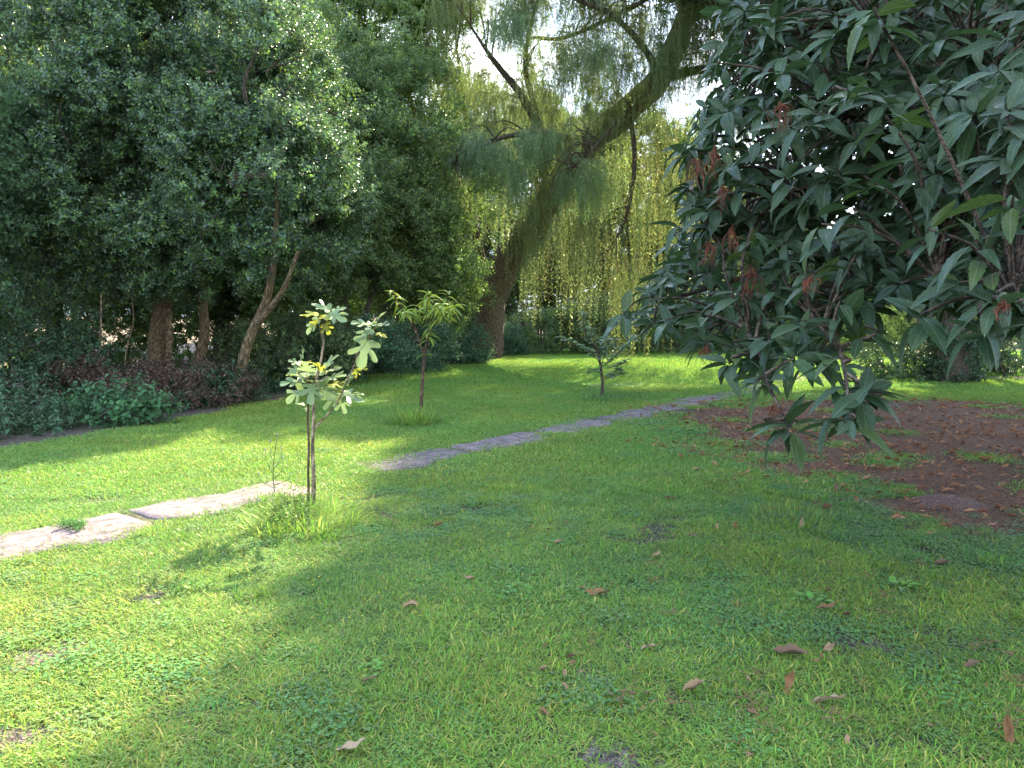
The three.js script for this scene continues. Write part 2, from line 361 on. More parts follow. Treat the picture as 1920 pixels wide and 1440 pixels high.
{
  const near = [0, 1, 2, 3].map(() => grassPatch(0.26, 420, 0.046, 0.005, { lean: [0.4, 1.25], tuft: 0.35, straw: 0.14 }));
  const tall = [0, 1].map(() => grassPatch(0.2, 240, 0.08, 0.0055, { lean: [0.2, 0.9], straw: 0.05, tuft: 0.6 }));
  const midp = [0, 1, 2].map(() => grassPatch(0.5, 900, 0.06, 0.008, { lean: [0.4, 1.15], straw: 0.13 }));
  const farp = [0, 1].map(() => grassPatch(1.1, 1500, 0.06, 0.016, { lean: [0.3, 1.0] }));
  const weeds = [0, 1, 2].map(() => weedPatch(0.22, 130, 0.0155)), weedsM = weedPatch(0.45, 260, 0.03);
  const lists = { near: near.map(() => []), tall: tall.map(() => []), mid: midp.map(() => []), far: farp.map(() => []), weed: weeds.map(() => []), weedM: [] };
  const tone = (x, d) => { const n = fbm(x * 0.55, 11, d * 0.55, 4), m = fbm(x * 2.6, 13, d * 2.6, 3), y = 1 + 0.4 * m; const dry = sstep(0.2, -1.4, x) * sstep(9, 5, d); return [y * (1.05 + 0.75 * n + 0.3 * dry * (0.6 + 1.5 * m)), y * (1 + 0.18 * n), y * (1 + 0.35 * m - 0.2 * n)]; };
  const put = (arr, x, d, s, c) => arr.push({ p: V(x, height(x, d), -d), q: new THREE.Quaternion().setFromAxisAngle(UP, rnd() * 6.283), s: V(s, s * rr(0.7, 1.25), s), c });
  const inView = (x, d, m) => Math.abs(x) < d * 0.72 + m;
  const cover = (d0, d1, step, f) => { for (let d = d0; d < d1; d += step) for (let x = -26; x < 26; x += step) { const X = x + gauss() * step * 0.6, D = d + gauss() * step * 0.6; if (inView(X, D, 1.4)) f(X, D); } };
  const weedy = (x, d) => (0.35 + 0.65 * sstep(-1.2, 0.6, x)) * sstep(-0.05, 0.3, fbm(x * 0.7, 21, d * 0.7, 3) + 0.55 * Math.exp(-(((x - 3) / 1.6) ** 2 + ((d - 5.2) / 1.4) ** 2)) - 0.1 + 0.25 * sstep(0.0, 0.5, soilAmount(x, d + 0.6)));
  cover(1.6, 7.2, 0.135, (x, d) => {
    const t = turf(x, d), w = weedy(x, d); if (rnd() > t) return;
    if (rnd() < w * 0.5) return;
    put(pick(lists.near), x, d, rr(0.75, 1.2) * (0.7 + 0.3 * t), tone(x, d));
  });
  cover(1.6, 8, 0.3, (x, d) => { const m = fbm(x * 1.1, 31, d * 1.1, 3); if (rnd() < turf(x, d) * sstep(0.0, 0.35, m)) put(pick(lists.tall), x, d, rr(0.7, 1.1), tone(x, d)); });
  cover(1.6, 9, 0.13, (x, d) => { if (rnd() < turf(x, d) * (0.12 + 0.85 * weedy(x, d))) put(pick(lists.weed), x, d, rr(0.7, 1.25), [1, 1, 1].map((v) => v * rr(0.8, 1.2))); });
  cover(7, 16.5, 0.2, (x, d) => { if (rnd() < turf(x, d) * 1.05) put(pick(lists.mid), x, d, rr(0.75, 1.15), tone(x, d)); });
  cover(9, 20, 0.3, (x, d) => { if (rnd() < turf(x, d) * 0.75 * weedy(x, d)) put(lists.weedM, x, d, rr(0.8, 1.2), [1, 1, 1].map((v) => v * rr(0.8, 1.2))); });
  cover(16, 36, 0.42, (x, d) => { if (x < 22 && rnd() < turf(x, d) * 1.1) put(pick(lists.far), x, d, rr(0.8, 1.2), tone(x, d)); });
  const grow = (name, gs, ls, mat) => gs.forEach((g, k) => { if (ls[k].length) instanced(numbered(name), g, mat, ls[k]); });
  grow('grass', near, lists.near, MAT.grass); grow('grass', tall, lists.tall, MAT.grass); grow('grass', midp, lists.mid, MAT.grass); grow('grass', farp, lists.far, MAT.grass);
  grow('lawn_weeds', weeds, lists.weed, MAT.weed); instanced(numbered('lawn_weeds'), weedsM, MAT.weed, lists.weedM);
  // tiny yellow flowers in the lawn
  const fm = new MB(); for (let k = 0; k < 5; k++) { const a = k * 1.257; leaf(fm, V(0, 0.03, 0), V(Math.cos(a), 0.3, Math.sin(a)), UP, 0.006, 0.005, { c: [1, 1, 1] }); }
  const fl = []; for (let k = 0; k < 60; k++) { const p = k < 40 ? G(rr(560, 1000), rr(1000, 1180)) : G(rr(100, 1000), rr(900, 1400)); fl.push({ p: onGround(p), s: rr(0.8, 1.3) }); }
  instanced('lawn_flowers', fm.geo(), MAT.flower, fl);
}
for (const o of scene.children) if (/^(grass|lawn_)/.test(o.name)) {
  o.userData.label = /^grass/.test(o.name) ? 'short green lawn grass spread over the ground' : /flowers/.test(o.name) ? 'tiny yellow flowers dotted through the lawn' : 'low round-leaved weeds creeping through the lawn';
  o.userData.category = /^grass/.test(o.name) ? 'grass' : /flowers/.test(o.name) ? 'flowers' : 'weeds';
}

// ------------------------------------------------------------------ trees of the hedge and background
const TW = {
  holly: [0, 1].map(() => makeTwig({ len: 0.34, n: 40, ll: 0.074, lw: 0.042, up: 0.7, stem: 0.004, side: 4, tone: 0.3, cs: [[1, 1, 1], [1, 1, 1], [1.1, 1.15, 1.1], [1.9, 1.8, 0.8]] })),
  privet: [0, 1].map(() => makeTwig({ len: 0.44, n: 34, ll: 0.085, lw: 0.05, up: 0.35, droop: 0.2, side: 4, tone: 0.3, cs: [[1, 1, 1], [1, 1, 1], [1.5, 1.4, 0.8]] })),
  oak: [0, 1].map(() => makeTwig({ len: 0.6, n: 40, ll: 0.12, lw: 0.07, up: 0.3, side: 4, stem: 0.006, tone: 0.25 })),
  hazel: [0, 1].map(() => makeTwig({ len: 0.5, n: 22, ll: 0.09, lw: 0.07, up: 0.2, droop: 0.2, side: 3, tone: 0.2 })),
  far: [0, 1].map(() => makeTwig({ len: 0.9, n: 60, ll: 0.12, lw: 0.07, up: 0.3, droop: 0.2, side: 4, stem: 0.008, tone: 0.35, cs: [[1, 1, 1], [1.3, 1.15, 0.8]] })),
  ivy: [0, 1].map(() => makeTwig({ len: 0.3, n: 26, ll: 0.06, lw: 0.055, up: 0.3, side: 3, tone: 0.3 })),
  dead: makeTwig({ len: 0.4, n: 24, ll: 0.07, lw: 0.035, up: 0.2, droop: 0.4, side: 3, tone: 0.4, cs: [[1, 1, 1], [1.4, 1.5, 1.7], [0.7, 0.6, 0.55]] }),
};
{ // ash: pinnate leaves in a loose whorl
  TW.ash = [0, 1].map(() => {
    const mb = new MB();
    for (let k = 0; k < 6; k++) {
      const a = k * 2.4 + rnd() * 0.5, L = rr(0.2, 0.3), up = rr(0.1, 0.8), o = V(0, k * 0.05, 0), g = rr(0.8, 1.25);
      for (let j = 0; j < 5; j++) {
        const t = 0.25 + 0.75 * (j / 4), p = o.clone().add(V(Math.cos(a) * L * t, up * L * t - 0.5 * L * t * t, Math.sin(a) * L * t));
        for (const s of j === 4 ? [0] : [-1, 1]) leaf(mb, p, V(Math.cos(a + s * 1.0), 0.1 - t * 0.5, Math.sin(a + s * 1.0)), UP, 0.1, 0.036, { c: [g, g, g * rr(0.7, 1.1)], curl: 0.25 });
      }
    }
    return mb.geo();
  });
}
const tint = (e, spread = 0.2, base = [1, 1, 1]) => { const g = (1 + gauss() * spread) * (e.tone ?? 1); e.c = [base[0] * g * (1 + gauss() * 0.08), base[1] * g, base[2] * g * (1 + gauss() * 0.12)]; return e; };
function tree({ name, label, category = 'tree', base, group, stems, blobs, twigs, mat, n, barkMat = MAT.greyBark, fill = {}, scale = [0.8, 1.3], base_tint = [1, 1, 1], spread = 0.22, limbs = true, limbR = 0.07 }) {
  const b = onGround(base), t = thing(name, label, category, b, group);
  const ends = [];
  stems.forEach((st, k) => {
    const pts = st.pts; part(t, 'trunk', tube(pts, st.r, 10, Math.max(10, pts.length * 5), new MB(), 0.35).geo(), barkMat);
    const curve = new THREE.CatmullRomCurve3(pts, false, 'centripetal'); for (let i = 4; i <= 10; i++) ends.push(curve.getPoint(i / 10));
  });
  if (limbs) for (const bl of blobs) {
    const c = V(bl[0], bl[1], -bl[2]); let o = ends[0]; for (const e of ends) if (e.distanceTo(c) < o.distanceTo(c) && e.y < c.y + 0.5) o = e;
    const R = bl[3];
    part(t, 'limb', tube([o, o.clone().lerp(c, 0.5).add(V(gauss() * 0.3, 0.1, gauss() * 0.3)), c, c.clone().add(V(gauss() * R * 0.5, R * 0.6, gauss() * R * 0.5))], [limbR, limbR * 0.7, limbR * 0.45, limbR * 0.15], 6, 12).geo(), MAT.greyBark);
    const mb = new MB();
    for (let k = 0; k < 7; k++) {
      const d = V(gauss(), gauss() * 0.8 + 0.3, gauss()).normalize(), s = c.clone().addScaledVector(d, R * 0.45).add(V(gauss(), gauss(), gauss()).multiplyScalar(R * 0.3));
      const e = V(c.x + d.x * R * 0.97, c.y + d.y * (bl[4] ?? R) * 0.97, c.z + d.z * (bl[5] ?? R) * 0.97);
      tube([s, s.clone().lerp(e, 0.5).add(V(gauss() * 0.2, gauss() * 0.2, gauss() * 0.2)), e], [0.022, 0.014, 0.004], 4, 6, mb);
    }
    part(t, 'twigs', mb.geo(), MAT.greyBark, true);
  }
  const pts = fillCrown(blobs, n, fill);
  twigs.forEach((g, k) => instanced('crown', g, mat, pts.filter((_, i) => i % twigs.length === k).map((e) => { e.s = rr(...scale); return tint(e, spread, base_tint); }), t));
  return t;
}
const TR = (list) => list.map(([px, py, d]) => P(px, py, d));

{ // three hollies
  const g = 'holly trees at the lawn edge';
  tree({ name: 'holly_tree', label: 'dark holly tree with the thickest ivy-streaked trunk, left of the three', base: V(-7.4, 0, -16), group: g, barkMat: MAT.hollyBark,
    stems: [{ pts: [V(-7.45, 0, -16), V(-7.4, 0.9, -16), V(-7.2, 1.8, -15.9), V(-7.1, 2.8, -15.8), V(-7.4, 4.5, -15.8), V(-7.6, 7, -16)], r: [0.2, 0.17, 0.165, 0.15, 0.11, 0.06] }],
    blobs: [[-9.0, 3.9, 15.4, 2.0, 1.9, 1.7], [-7.4, 4.4, 14.8, 1.9, 2.1, 1.6], [-8.4, 6.4, 15.4, 2.0], [-7.2, 7.4, 15.8, 1.9], [-9.4, 8.2, 16.5, 1.9], [-9.9, 3.0, 14.4, 1.3, 1.2]], twigs: TW.holly, mat: MAT.holly, n: 5375, fill: { clump: 9, clumpR: 0.24, shell: 0.6, keep: (p) => p.y < 5 || rnd() < 0.6, freq: 1.1, cut: 0.0, low: 1.5 } });
  const p2 = G(366, 733);
  tree({ name: 'holly_tree', label: 'dark holly tree on the slim upright middle trunk with a low curved stem', base: p2, group: g, barkMat: MAT.hollyBark,
    stems: [{ pts: [p2, P(372, 690, -p2.z), P(384, 620, -p2.z), P(378, 560, -p2.z), P(380, 480, -p2.z), P(385, 330, -p2.z)], r: [0.14, 0.125, 0.11, 0.095, 0.085, 0.05] }, { pts: [P(364, 690, -p2.z), P(345, 700, -p2.z - 0.2), P(318, 702, -p2.z - 0.3), P(318, 640, -p2.z - 0.4), P(316, 560, -p2.z - 0.4), P(330, 430, -p2.z)], r: [0.05, 0.05, 0.06, 0.07, 0.06, 0.03] }],
    blobs: [[-6.1, 3.9, 15.2, 1.8, 1.7, 1.5], [-5.9, 6.0, 15.6, 1.8], [-5.8, 8.2, 16.2, 1.9], [-6.8, 5.3, 14.8, 1.5]], twigs: TW.holly, mat: MAT.holly, n: 3750, fill: { clump: 9, clumpR: 0.24, shell: 0.6, keep: (p) => p.y < 5 || rnd() < 0.6, freq: 1.1, cut: 0.0, low: 1.9 } });
  const p3 = G(440, 752);
  tree({ name: 'holly_tree', label: 'dark holly tree on the bare tan trunk leaning right, nearest the lawn', base: p3, group: g, barkMat: MAT.hollyBark,
    stems: [{ pts: [p3, P(450, 700, -p3.z), P(463, 650, -p3.z), P(478, 610, -p3.z), P(500, 560, -p3.z), P(515, 470, -p3.z - 0.3), P(520, 330, -p3.z - 0.6)], r: [0.115, 0.1, 0.095, 0.088, 0.08, 0.06, 0.03] }, { pts: [P(478, 615, -p3.z), P(505, 580, -p3.z - 0.2), P(530, 545, -p3.z - 0.4), P(560, 470, -p3.z - 0.6)], r: [0.06, 0.06, 0.05, 0.03] }],
    blobs: [[-4.6, 3.9, 15.0, 1.5, 1.6, 1.4], [-4.6, 5.5, 15.9, 1.4], [-5.7, 7.7, 17.6, 1.6], [-4.0, 4.4, 16, 1.1, 1.5, 1.1], [-5.3, 4.3, 14.4, 1.2, 1.4, 1.1], [-4.8, 3.8, 13.5, 1.1, 1.4, 0.9], [-4.7, 5.6, 13.9, 1.3, 1.4, 1.0]], twigs: TW.holly, mat: MAT.holly, n: 3625, fill: { clump: 9, clumpR: 0.24, shell: 0.6, keep: (p) => p.y < 5 || rnd() < 0.6, freq: 1.1, cut: 0.0, low: 2.0 } });
}
// small-leaved trees further along the hedge
tree({ name: 'hedge_tree', label: 'shaded small-leaved tree right of the hollies with foliage down to the undergrowth', base: V(-5.2, 0, -22.8), stems: [{ pts: [V(-5.2, 0, -22.8), V(-5.0, 1.5, -22.8), V(-4.9, 3.5, -22.9), V(-4.7, 6, -23.2)], r: [0.16, 0.14, 0.1, 0.04] }, { pts: [V(-4.8, 0, -23.2), V(-4.4, 1.6, -23.2), V(-3.8, 3.2, -23.3)], r: [0.1, 0.08, 0.04] }],
  blobs: [[-4.8, 4.2, 22.0, 1.9, 2.1, 1.6], [-4.3, 6.2, 22.8, 1.8], [-5.7, 6.8, 22.4, 1.9], [-4.0, 3.9, 23.2, 1.6, 1.9, 1.5], [-5.9, 4.0, 21.4, 1.7], [-5.6, 8.4, 23.5, 1.8]], twigs: TW.privet, mat: MAT.privet, n: 4600, fill: { keep: (p) => p.y < 5 || rnd() < 0.6, clump: 8, clumpR: 0.3, freq: 1.0, cut: 0.0, low: 1.6 } });
tree({ name: 'hedge_tree', label: 'rounded small-leaved tree with a sunlit right edge left of the willow', base: V(-2.9, 0, -25.2), stems: [{ pts: [V(-2.9, 0, -25.2), V(-2.9, 2, -25.2), V(-2.7, 4, -25.3), V(-2.6, 6.5, -25.6)], r: [0.16, 0.13, 0.1, 0.04] }, { pts: [V(-3.4, 0, -25.6), V(-3.6, 2, -25.6), V(-3.9, 4, -25.6)], r: [0.1, 0.09, 0.04] }],
  blobs: [[-2.9, 3.4, 24.6, 1.8, 1.9, 1.6], [-2.5, 5.6, 25.2, 1.7, 1.7], [-3.6, 6.8, 25, 1.8], [-3.9, 4.6, 24.3, 1.7], [-2.2, 2.4, 25.6, 1.3, 1.5], [-3.4, 8.3, 26, 1.5]], twigs: TW.privet, mat: MAT.privet, n: 4200, base_tint: [1.1, 1.1, 1], fill: { keep: (p) => p.y < 5 || rnd() < 0.6, clump: 8, clumpR: 0.3, freq: 0.9, cut: 0.0, low: 0.9 } });
tree({ name: 'ash_tree', label: 'pale ash tree with feathery bright leaves rising above the hedge', base: V(-7.2, 0, -29), stems: [{ pts: [V(-7.2, 0, -29), V(-7, 4.5, -29), V(-6.2, 8.5, -29), V(-5.7, 11.5, -29.2), V(-5.4, 14.5, -29.5)], r: [0.25, 0.2, 0.15, 0.1, 0.04] }],
  blobs: [[-5.3, 9.4, 27.4, 1.9, 1.5], [-3.8, 10.4, 27.8, 1.7, 1.6], [-3.1, 12.4, 29, 1.7, 1.6], [-6.3, 11.9, 28.5, 2.3, 1.8], [-4.6, 14.2, 29.6, 2.3, 1.7], [-7.9, 10.9, 28.3, 2.1], [-4.5, 8.1, 26.2, 1.4, 1.0], [-7.6, 14.2, 30, 2.3]], twigs: TW.ash, mat: MAT.ash, n: 3700, barkMat: MAT.greyBark, spread: 0.3, scale: [0.95, 1.5], fill: { clump: 7, clumpR: 0.45, freq: 0.8, cut: 0.0, upb: 0.1 } });
tree({ name: 'conifer_tree', label: 'blue-green drooping tree in the top left corner behind the hollies', base: V(-15.5, 0, -24), stems: [{ pts: [V(-15.5, 0, -24), V(-15.4, 6, -24), V(-15.4, 13, -24)], r: [0.3, 0.22, 0.05] }],
  blobs: [[-15, 8, 23.5, 3, 3], [-13.2, 11, 24, 2.6, 2.6], [-16, 12, 25, 3], [-12.4, 7.5, 22.5, 2.2]], twigs: TW.far, mat: MAT.willow, n: 2400, scale: [0.6, 1.0], fill: { cut: 0 } });
tree({ name: 'hazel_bush', label: 'yellow-green hazel bush at the left edge with large soft leaves', category: 'bush', base: V(-9.2, 0, -12.4), stems: [{ pts: [V(-9.2, 0, -12.4), V(-9.1, 1.5, -12.4), V(-8.9, 3, -12.3), V(-8.7, 5, -12.3)], r: [0.05, 0.045, 0.04, 0.015] }],
  blobs: [[-9.1, 3.6, 12.2, 1.1, 1.3], [-9.3, 5.3, 12.6, 1.1, 1.3], [-8.7, 2.2, 11.6, 0.8, 0.8]], twigs: TW.hazel, mat: MAT.hazel, n: 420, limbR: 0.025, fill: { cut: 0.02 } });
// bank of trees behind the hedge that keeps its inside dark
[[-16.5, 17.5, 6, 'dense green tree at the left edge behind the nettles'], [-12, 20, 8.5, 'dense green tree filling the gap behind the thick holly trunk'], [-8.2, 21.5, 8, 'dense green tree behind the slim and leaning holly trunks'], [-7.5, 28, 10, 'tall dense tree behind the ash and small-leaved trees']].forEach(([x, d, h, label]) =>
  tree({ name: 'broadleaf_tree', label, base: V(x, 0, -d), stems: [{ pts: [V(x, 0, -d), V(x + 0.2, h * 0.3, -d), V(x, h * 0.8, -d)], r: [0.22, 0.18, 0.05] }],
    blobs: [[x - 0.6, 1.2, d, 2.6, 1.5, 1.5], [x - 1, h * 0.35, d, 2.2, 2], [x + 1.3, h * 0.4, d + 0.3, 2.2, 2.2], [x, h * 0.65, d, 2.6, 2.2], [x - 1, h * 0.85, d + 0.6, 2.2, 1.8], [x + 1, h * 0.9, d + 0.6, 2, 1.7]], twigs: TW.far, mat: MAT.privet, n: 3200, scale: [0.6, 1], base_tint: [1.1, 1.2, 1.0] }));

// ------------------------------------------------------------------ the willow
{
  const D = 28.5, b = onGround(G(912, 672)); b.z = -D; b.x = P(912, 640, D).x;
  const t = thing('weeping_willow', 'large weeping willow with a thick dark trunk leaning right and hanging curtains', 'tree', b);
  const trunkPts = [b.clone(), ...TR([[918, 600, D], [925, 560, D], [950, 490, D - 0.2], [1000, 410, D - 0.4], [1040, 350, D - 0.5], [1105, 265, D - 0.7], [1185, 200, D - 0.9], [1240, 140, D - 1], [1275, 60, D - 1], [1305, -40, D - 1], [1320, -160, D - 1]])];
  part(t, 'trunk', tube(trunkPts, [0.62, 0.55, 0.5, 0.52, 0.55, 0.5, 0.46, 0.44, 0.42, 0.34, 0.26, 0.1], 14, 60, new MB(), 0.5).geo(), MAT.willowBark);
  const fine = new MB();
  const limb = (list, r) => {
    const pts = TR(list), end = pts[pts.length - 1].clone().add(pts[pts.length - 1].clone().sub(pts[pts.length - 2]).multiplyScalar(0.8)), all = [...pts, end], rs = [...r.map((v) => v * 0.85), 0.012], c = new THREE.CatmullRomCurve3(all, false, 'centripetal');
    for (let k = 0; k < 12; k++) { const f = rr(0.25, 0.98), o = c.getPoint(f), d = c.getTangent(f).add(V(gauss() * 1.2, 0.5 + gauss() * 0.6, gauss() * 1.2)).normalize(), L = rr(0.9, 2.2), e = o.clone().addScaledVector(d, L).add(V(0, -0.25 * L, 0)); tube([o, o.clone().lerp(e, 0.5).add(V(gauss() * 0.15, 0.22 * L, gauss() * 0.15)), e], [0.035, 0.02, 0.006], 5, 8, fine); }
    return part(t, 'limb', tube(all, rs, 9, 30, new MB(), 0.6).geo(), MAT.willowBark);
  };
  limb([[1040, 345, D - 0.5], [1028, 270, D - 0.6], [1010, 235, D - 0.7], [975, 175, D - 0.9], [930, 120, D - 1.2], [890, 60, D - 1.6]], [0.3, 0.24, 0.2, 0.15, 0.1, 0.05]);
  limb([[1018, 250, D - 0.6], [1000, 190, D - 0.3], [985, 120, D], [1000, 30, D], [1030, -60, D]], [0.17, 0.13, 0.1, 0.08, 0.04]);
  limb([[1000, 70, D], [1050, 72, D - 0.5], [1110, 50, D - 0.8], [1190, 10, D - 1]], [0.07, 0.08, 0.08, 0.1]);
  limb([[925, 560, D + 0.4], [900, 470, D + 0.5], [886, 410, D + 0.5], [880, 330, D + 0.6], [872, 220, D + 0.6], [860, 120, D + 0.5]], [0.2, 0.17, 0.14, 0.11, 0.08, 0.05]);
  limb([[1180, 205, D - 1], [1190, 290, D - 1.4], [1183, 370, D - 1.6], [1165, 430, D - 1.8], [1140, 470, D - 1.9]], [0.12, 0.1, 0.08, 0.06, 0.03]);
  limb([[1240, 140, D - 1], [1200, 80, D - 1.4], [1150, 30, D - 1.7], [1080, 0, D - 2]], [0.18, 0.14, 0.1, 0.05]);
  limb([[1235, 150, D - 1], [1330, 130, D - 1.5], [1420, 160, D - 2], [1500, 220, D - 2.4]], [0.2, 0.15, 0.1, 0.05]);
  limb([[1105, 265, D - 0.7], [1000, 250, D - 2], [930, 262, D - 3], [880, 290, D - 3.6]], [0.16, 0.12, 0.08, 0.04]);
  limb([[1185, 200, D - 0.9], [1140, 250, D - 2.2], [1100, 290, D - 3]], [0.16, 0.1, 0.05]);
  // a spray of shoots: each leaves the origin sideways, arches over and hangs
  const spray = (n, L, spread, bare) => {
    const mb = new MB();
    for (let k = 0; k < n; k++) {
      const a = k * 2.4 + rnd(), r = spread * rr(0.25, 1.05), l = L * rr(0.45, 1.1), w = rr(0.01, 0.07), ph = rnd() * 6, g = rr(0.7, 1.3), y = rr(0.85, 1.25), rise = rr(0.02, 0.22);
      const at = (t) => V(Math.cos(a) * r * Math.min(1, Math.sqrt(t * 1.6)) + w * Math.sin(t * 6 + ph), rise * Math.sin(Math.min(1, t * 3) * 3.14) - l * Math.pow(t, 1.35), Math.sin(a) * r * Math.min(1, Math.sqrt(t * 1.6)) + w * Math.cos(t * 5 + ph));
      const st = [0, 0.08, 0.2, 0.4, 0.7, 1].map(at);
      tube(st, [0.007, 0.006, 0.005, 0.004, 0.003, 0.002], 3, 0, { v: (p) => mb.v(p, 0.5, 0, [1.2, 0.9, 0.75]), t: (a2, b2, c2) => mb.t(a2, b2, c2) });
      const m = Math.round((l / 0.05) * (1 - bare)) + 6;
      for (let j = 0; j < m; j++) {
        const t = bare * 0.6 + (1 - bare * 0.6) * ((j + rnd()) / m), q = j * 2.4 + rnd() * 2, c = [g * y * rr(0.85, 1.15), g * rr(0.85, 1.15), g * rr(0.75, 1.1)];
        leaf(mb, at(t), V(Math.cos(q) * 0.9, -0.9 + rnd() * 0.7, Math.sin(q) * 0.9), V(Math.cos(q), 0.9, Math.sin(q)), rr(0.07, 0.125), 0.021, { c, curl: 0.2, fold: 0.1 });
      }
    }
    return mb.geo();
  };
  const geos = [spray(9, 1.0, 0.45, 0), spray(8, 1.7, 0.5, 0.1), spray(6, 3.0, 0.4, 0.45), spray(7, 0.8, 0.55, 0.1)], lists = [[], [], [], []];
  const hang = (p, kind, c, sc = 1) => lists[kind].push(tint({ p, q: new THREE.Quaternion().setFromEuler(new THREE.Euler(gauss() * 0.14, rnd() * 6.28, gauss() * 0.14)), s: rr(0.75, 1.2) * sc }, 0.18, c));
  // the loose body of the crown
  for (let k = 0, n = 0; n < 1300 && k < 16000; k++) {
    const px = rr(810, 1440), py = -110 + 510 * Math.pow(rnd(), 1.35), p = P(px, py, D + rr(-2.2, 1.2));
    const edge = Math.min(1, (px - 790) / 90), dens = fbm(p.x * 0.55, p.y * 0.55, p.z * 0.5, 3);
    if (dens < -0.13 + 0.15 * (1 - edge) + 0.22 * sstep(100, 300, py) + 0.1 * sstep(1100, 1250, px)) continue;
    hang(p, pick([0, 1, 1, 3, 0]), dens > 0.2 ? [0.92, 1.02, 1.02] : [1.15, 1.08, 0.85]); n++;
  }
  // shoots that hang in front of the trunk and limbs
  for (let k = 0; k < 110; k++) { const f = rnd(), c = new THREE.CatmullRomCurve3(trunkPts, false, 'centripetal').getPoint(0.3 + 0.6 * f); hang(c.add(V(gauss() * 0.9, 0.9 + gauss() * 0.5, rr(0.4, 2.2))), pick([0, 1, 2, 1]), [1.05, 1.05, 0.9]); }
  // fuller heads of foliage: px, py, distance, half width px, half height px, count, kind, tint
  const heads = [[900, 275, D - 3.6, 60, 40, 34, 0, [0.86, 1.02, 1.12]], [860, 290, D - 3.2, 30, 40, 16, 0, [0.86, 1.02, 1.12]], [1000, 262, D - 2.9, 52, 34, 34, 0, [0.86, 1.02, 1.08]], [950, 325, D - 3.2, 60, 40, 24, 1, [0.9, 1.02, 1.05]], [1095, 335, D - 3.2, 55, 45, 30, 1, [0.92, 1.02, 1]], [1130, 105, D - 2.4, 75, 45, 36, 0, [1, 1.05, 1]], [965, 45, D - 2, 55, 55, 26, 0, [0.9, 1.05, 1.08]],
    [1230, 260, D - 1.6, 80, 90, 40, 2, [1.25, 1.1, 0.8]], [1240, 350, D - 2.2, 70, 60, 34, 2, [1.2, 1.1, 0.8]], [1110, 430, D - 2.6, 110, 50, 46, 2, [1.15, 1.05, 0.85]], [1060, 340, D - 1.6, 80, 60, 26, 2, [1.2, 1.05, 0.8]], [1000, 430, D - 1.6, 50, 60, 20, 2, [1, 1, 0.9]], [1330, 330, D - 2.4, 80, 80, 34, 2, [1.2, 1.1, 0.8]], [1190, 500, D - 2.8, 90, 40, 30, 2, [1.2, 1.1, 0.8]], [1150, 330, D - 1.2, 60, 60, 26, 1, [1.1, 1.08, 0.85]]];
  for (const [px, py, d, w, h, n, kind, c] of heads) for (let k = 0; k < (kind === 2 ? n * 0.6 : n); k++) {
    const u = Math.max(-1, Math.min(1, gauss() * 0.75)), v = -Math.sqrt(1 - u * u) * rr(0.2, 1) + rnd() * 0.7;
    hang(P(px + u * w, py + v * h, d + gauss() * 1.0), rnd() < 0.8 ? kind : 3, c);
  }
  part(t, 'twigs', fine.geo(), MAT.willowBark, true);
  geos.forEach((g, k) => instanced('hanging_shoots', g, MAT.willow, lists[k], t));
}
// ------------------------------------------------------------------ trees beyond the lawn
{
  const far = [[-3.5, 44, 15, 'yellow-green tree seen between the ash and the willow'], [2.5, 46, 15, 'sunlit green tree directly behind the leaning willow trunk'], [8, 45, 13.5, 'sunlit green tree behind the right curtain of the willow'], [13.5, 44, 10, 'sunlit green tree behind the crown of the large-leaved tree'], [-10, 45, 15, 'tall pale tree far behind the ash'], [20, 46, 7, 'low yellow-green tree at the far right beyond the shade'], [27, 47, 7.5, 'yellow-green tree beyond the right edge of the lawn']];
  for (const [x, d, h, label] of far)
    tree({ name: 'background_tree', label, base: V(x, 0, -d), group: 'trees beyond the lawn', stems: [{ pts: [V(x, 0, -d), V(x + rr(-0.4, 0.4), h * 0.4, -d), V(x + rr(-0.6, 0.6), h * 0.85, -d)], r: [0.25, 0.18, 0.05] }],
      blobs: [[x - 1.8, h * 0.3, d - 0.5, 2.6, h * 0.2], [x + 2, h * 0.34, d, 2.6, h * 0.2], [x, h * 0.58, d, 3, h * 0.2], [x - 1.6, h * 0.8, d + 0.5, 2.4, h * 0.17], [x + 1.7, h * 0.76, d + 0.4, 2.4, h * 0.17], [x, h * 0.14, d - 0.8, 3.2, h * 0.14]], twigs: TW.far, mat: MAT.far, n: 4200, scale: [0.8, 1.3], spread: 0.25, fill: { clump: 7, clumpR: 0.55, cut: 0.0, freq: 0.6 } });
}
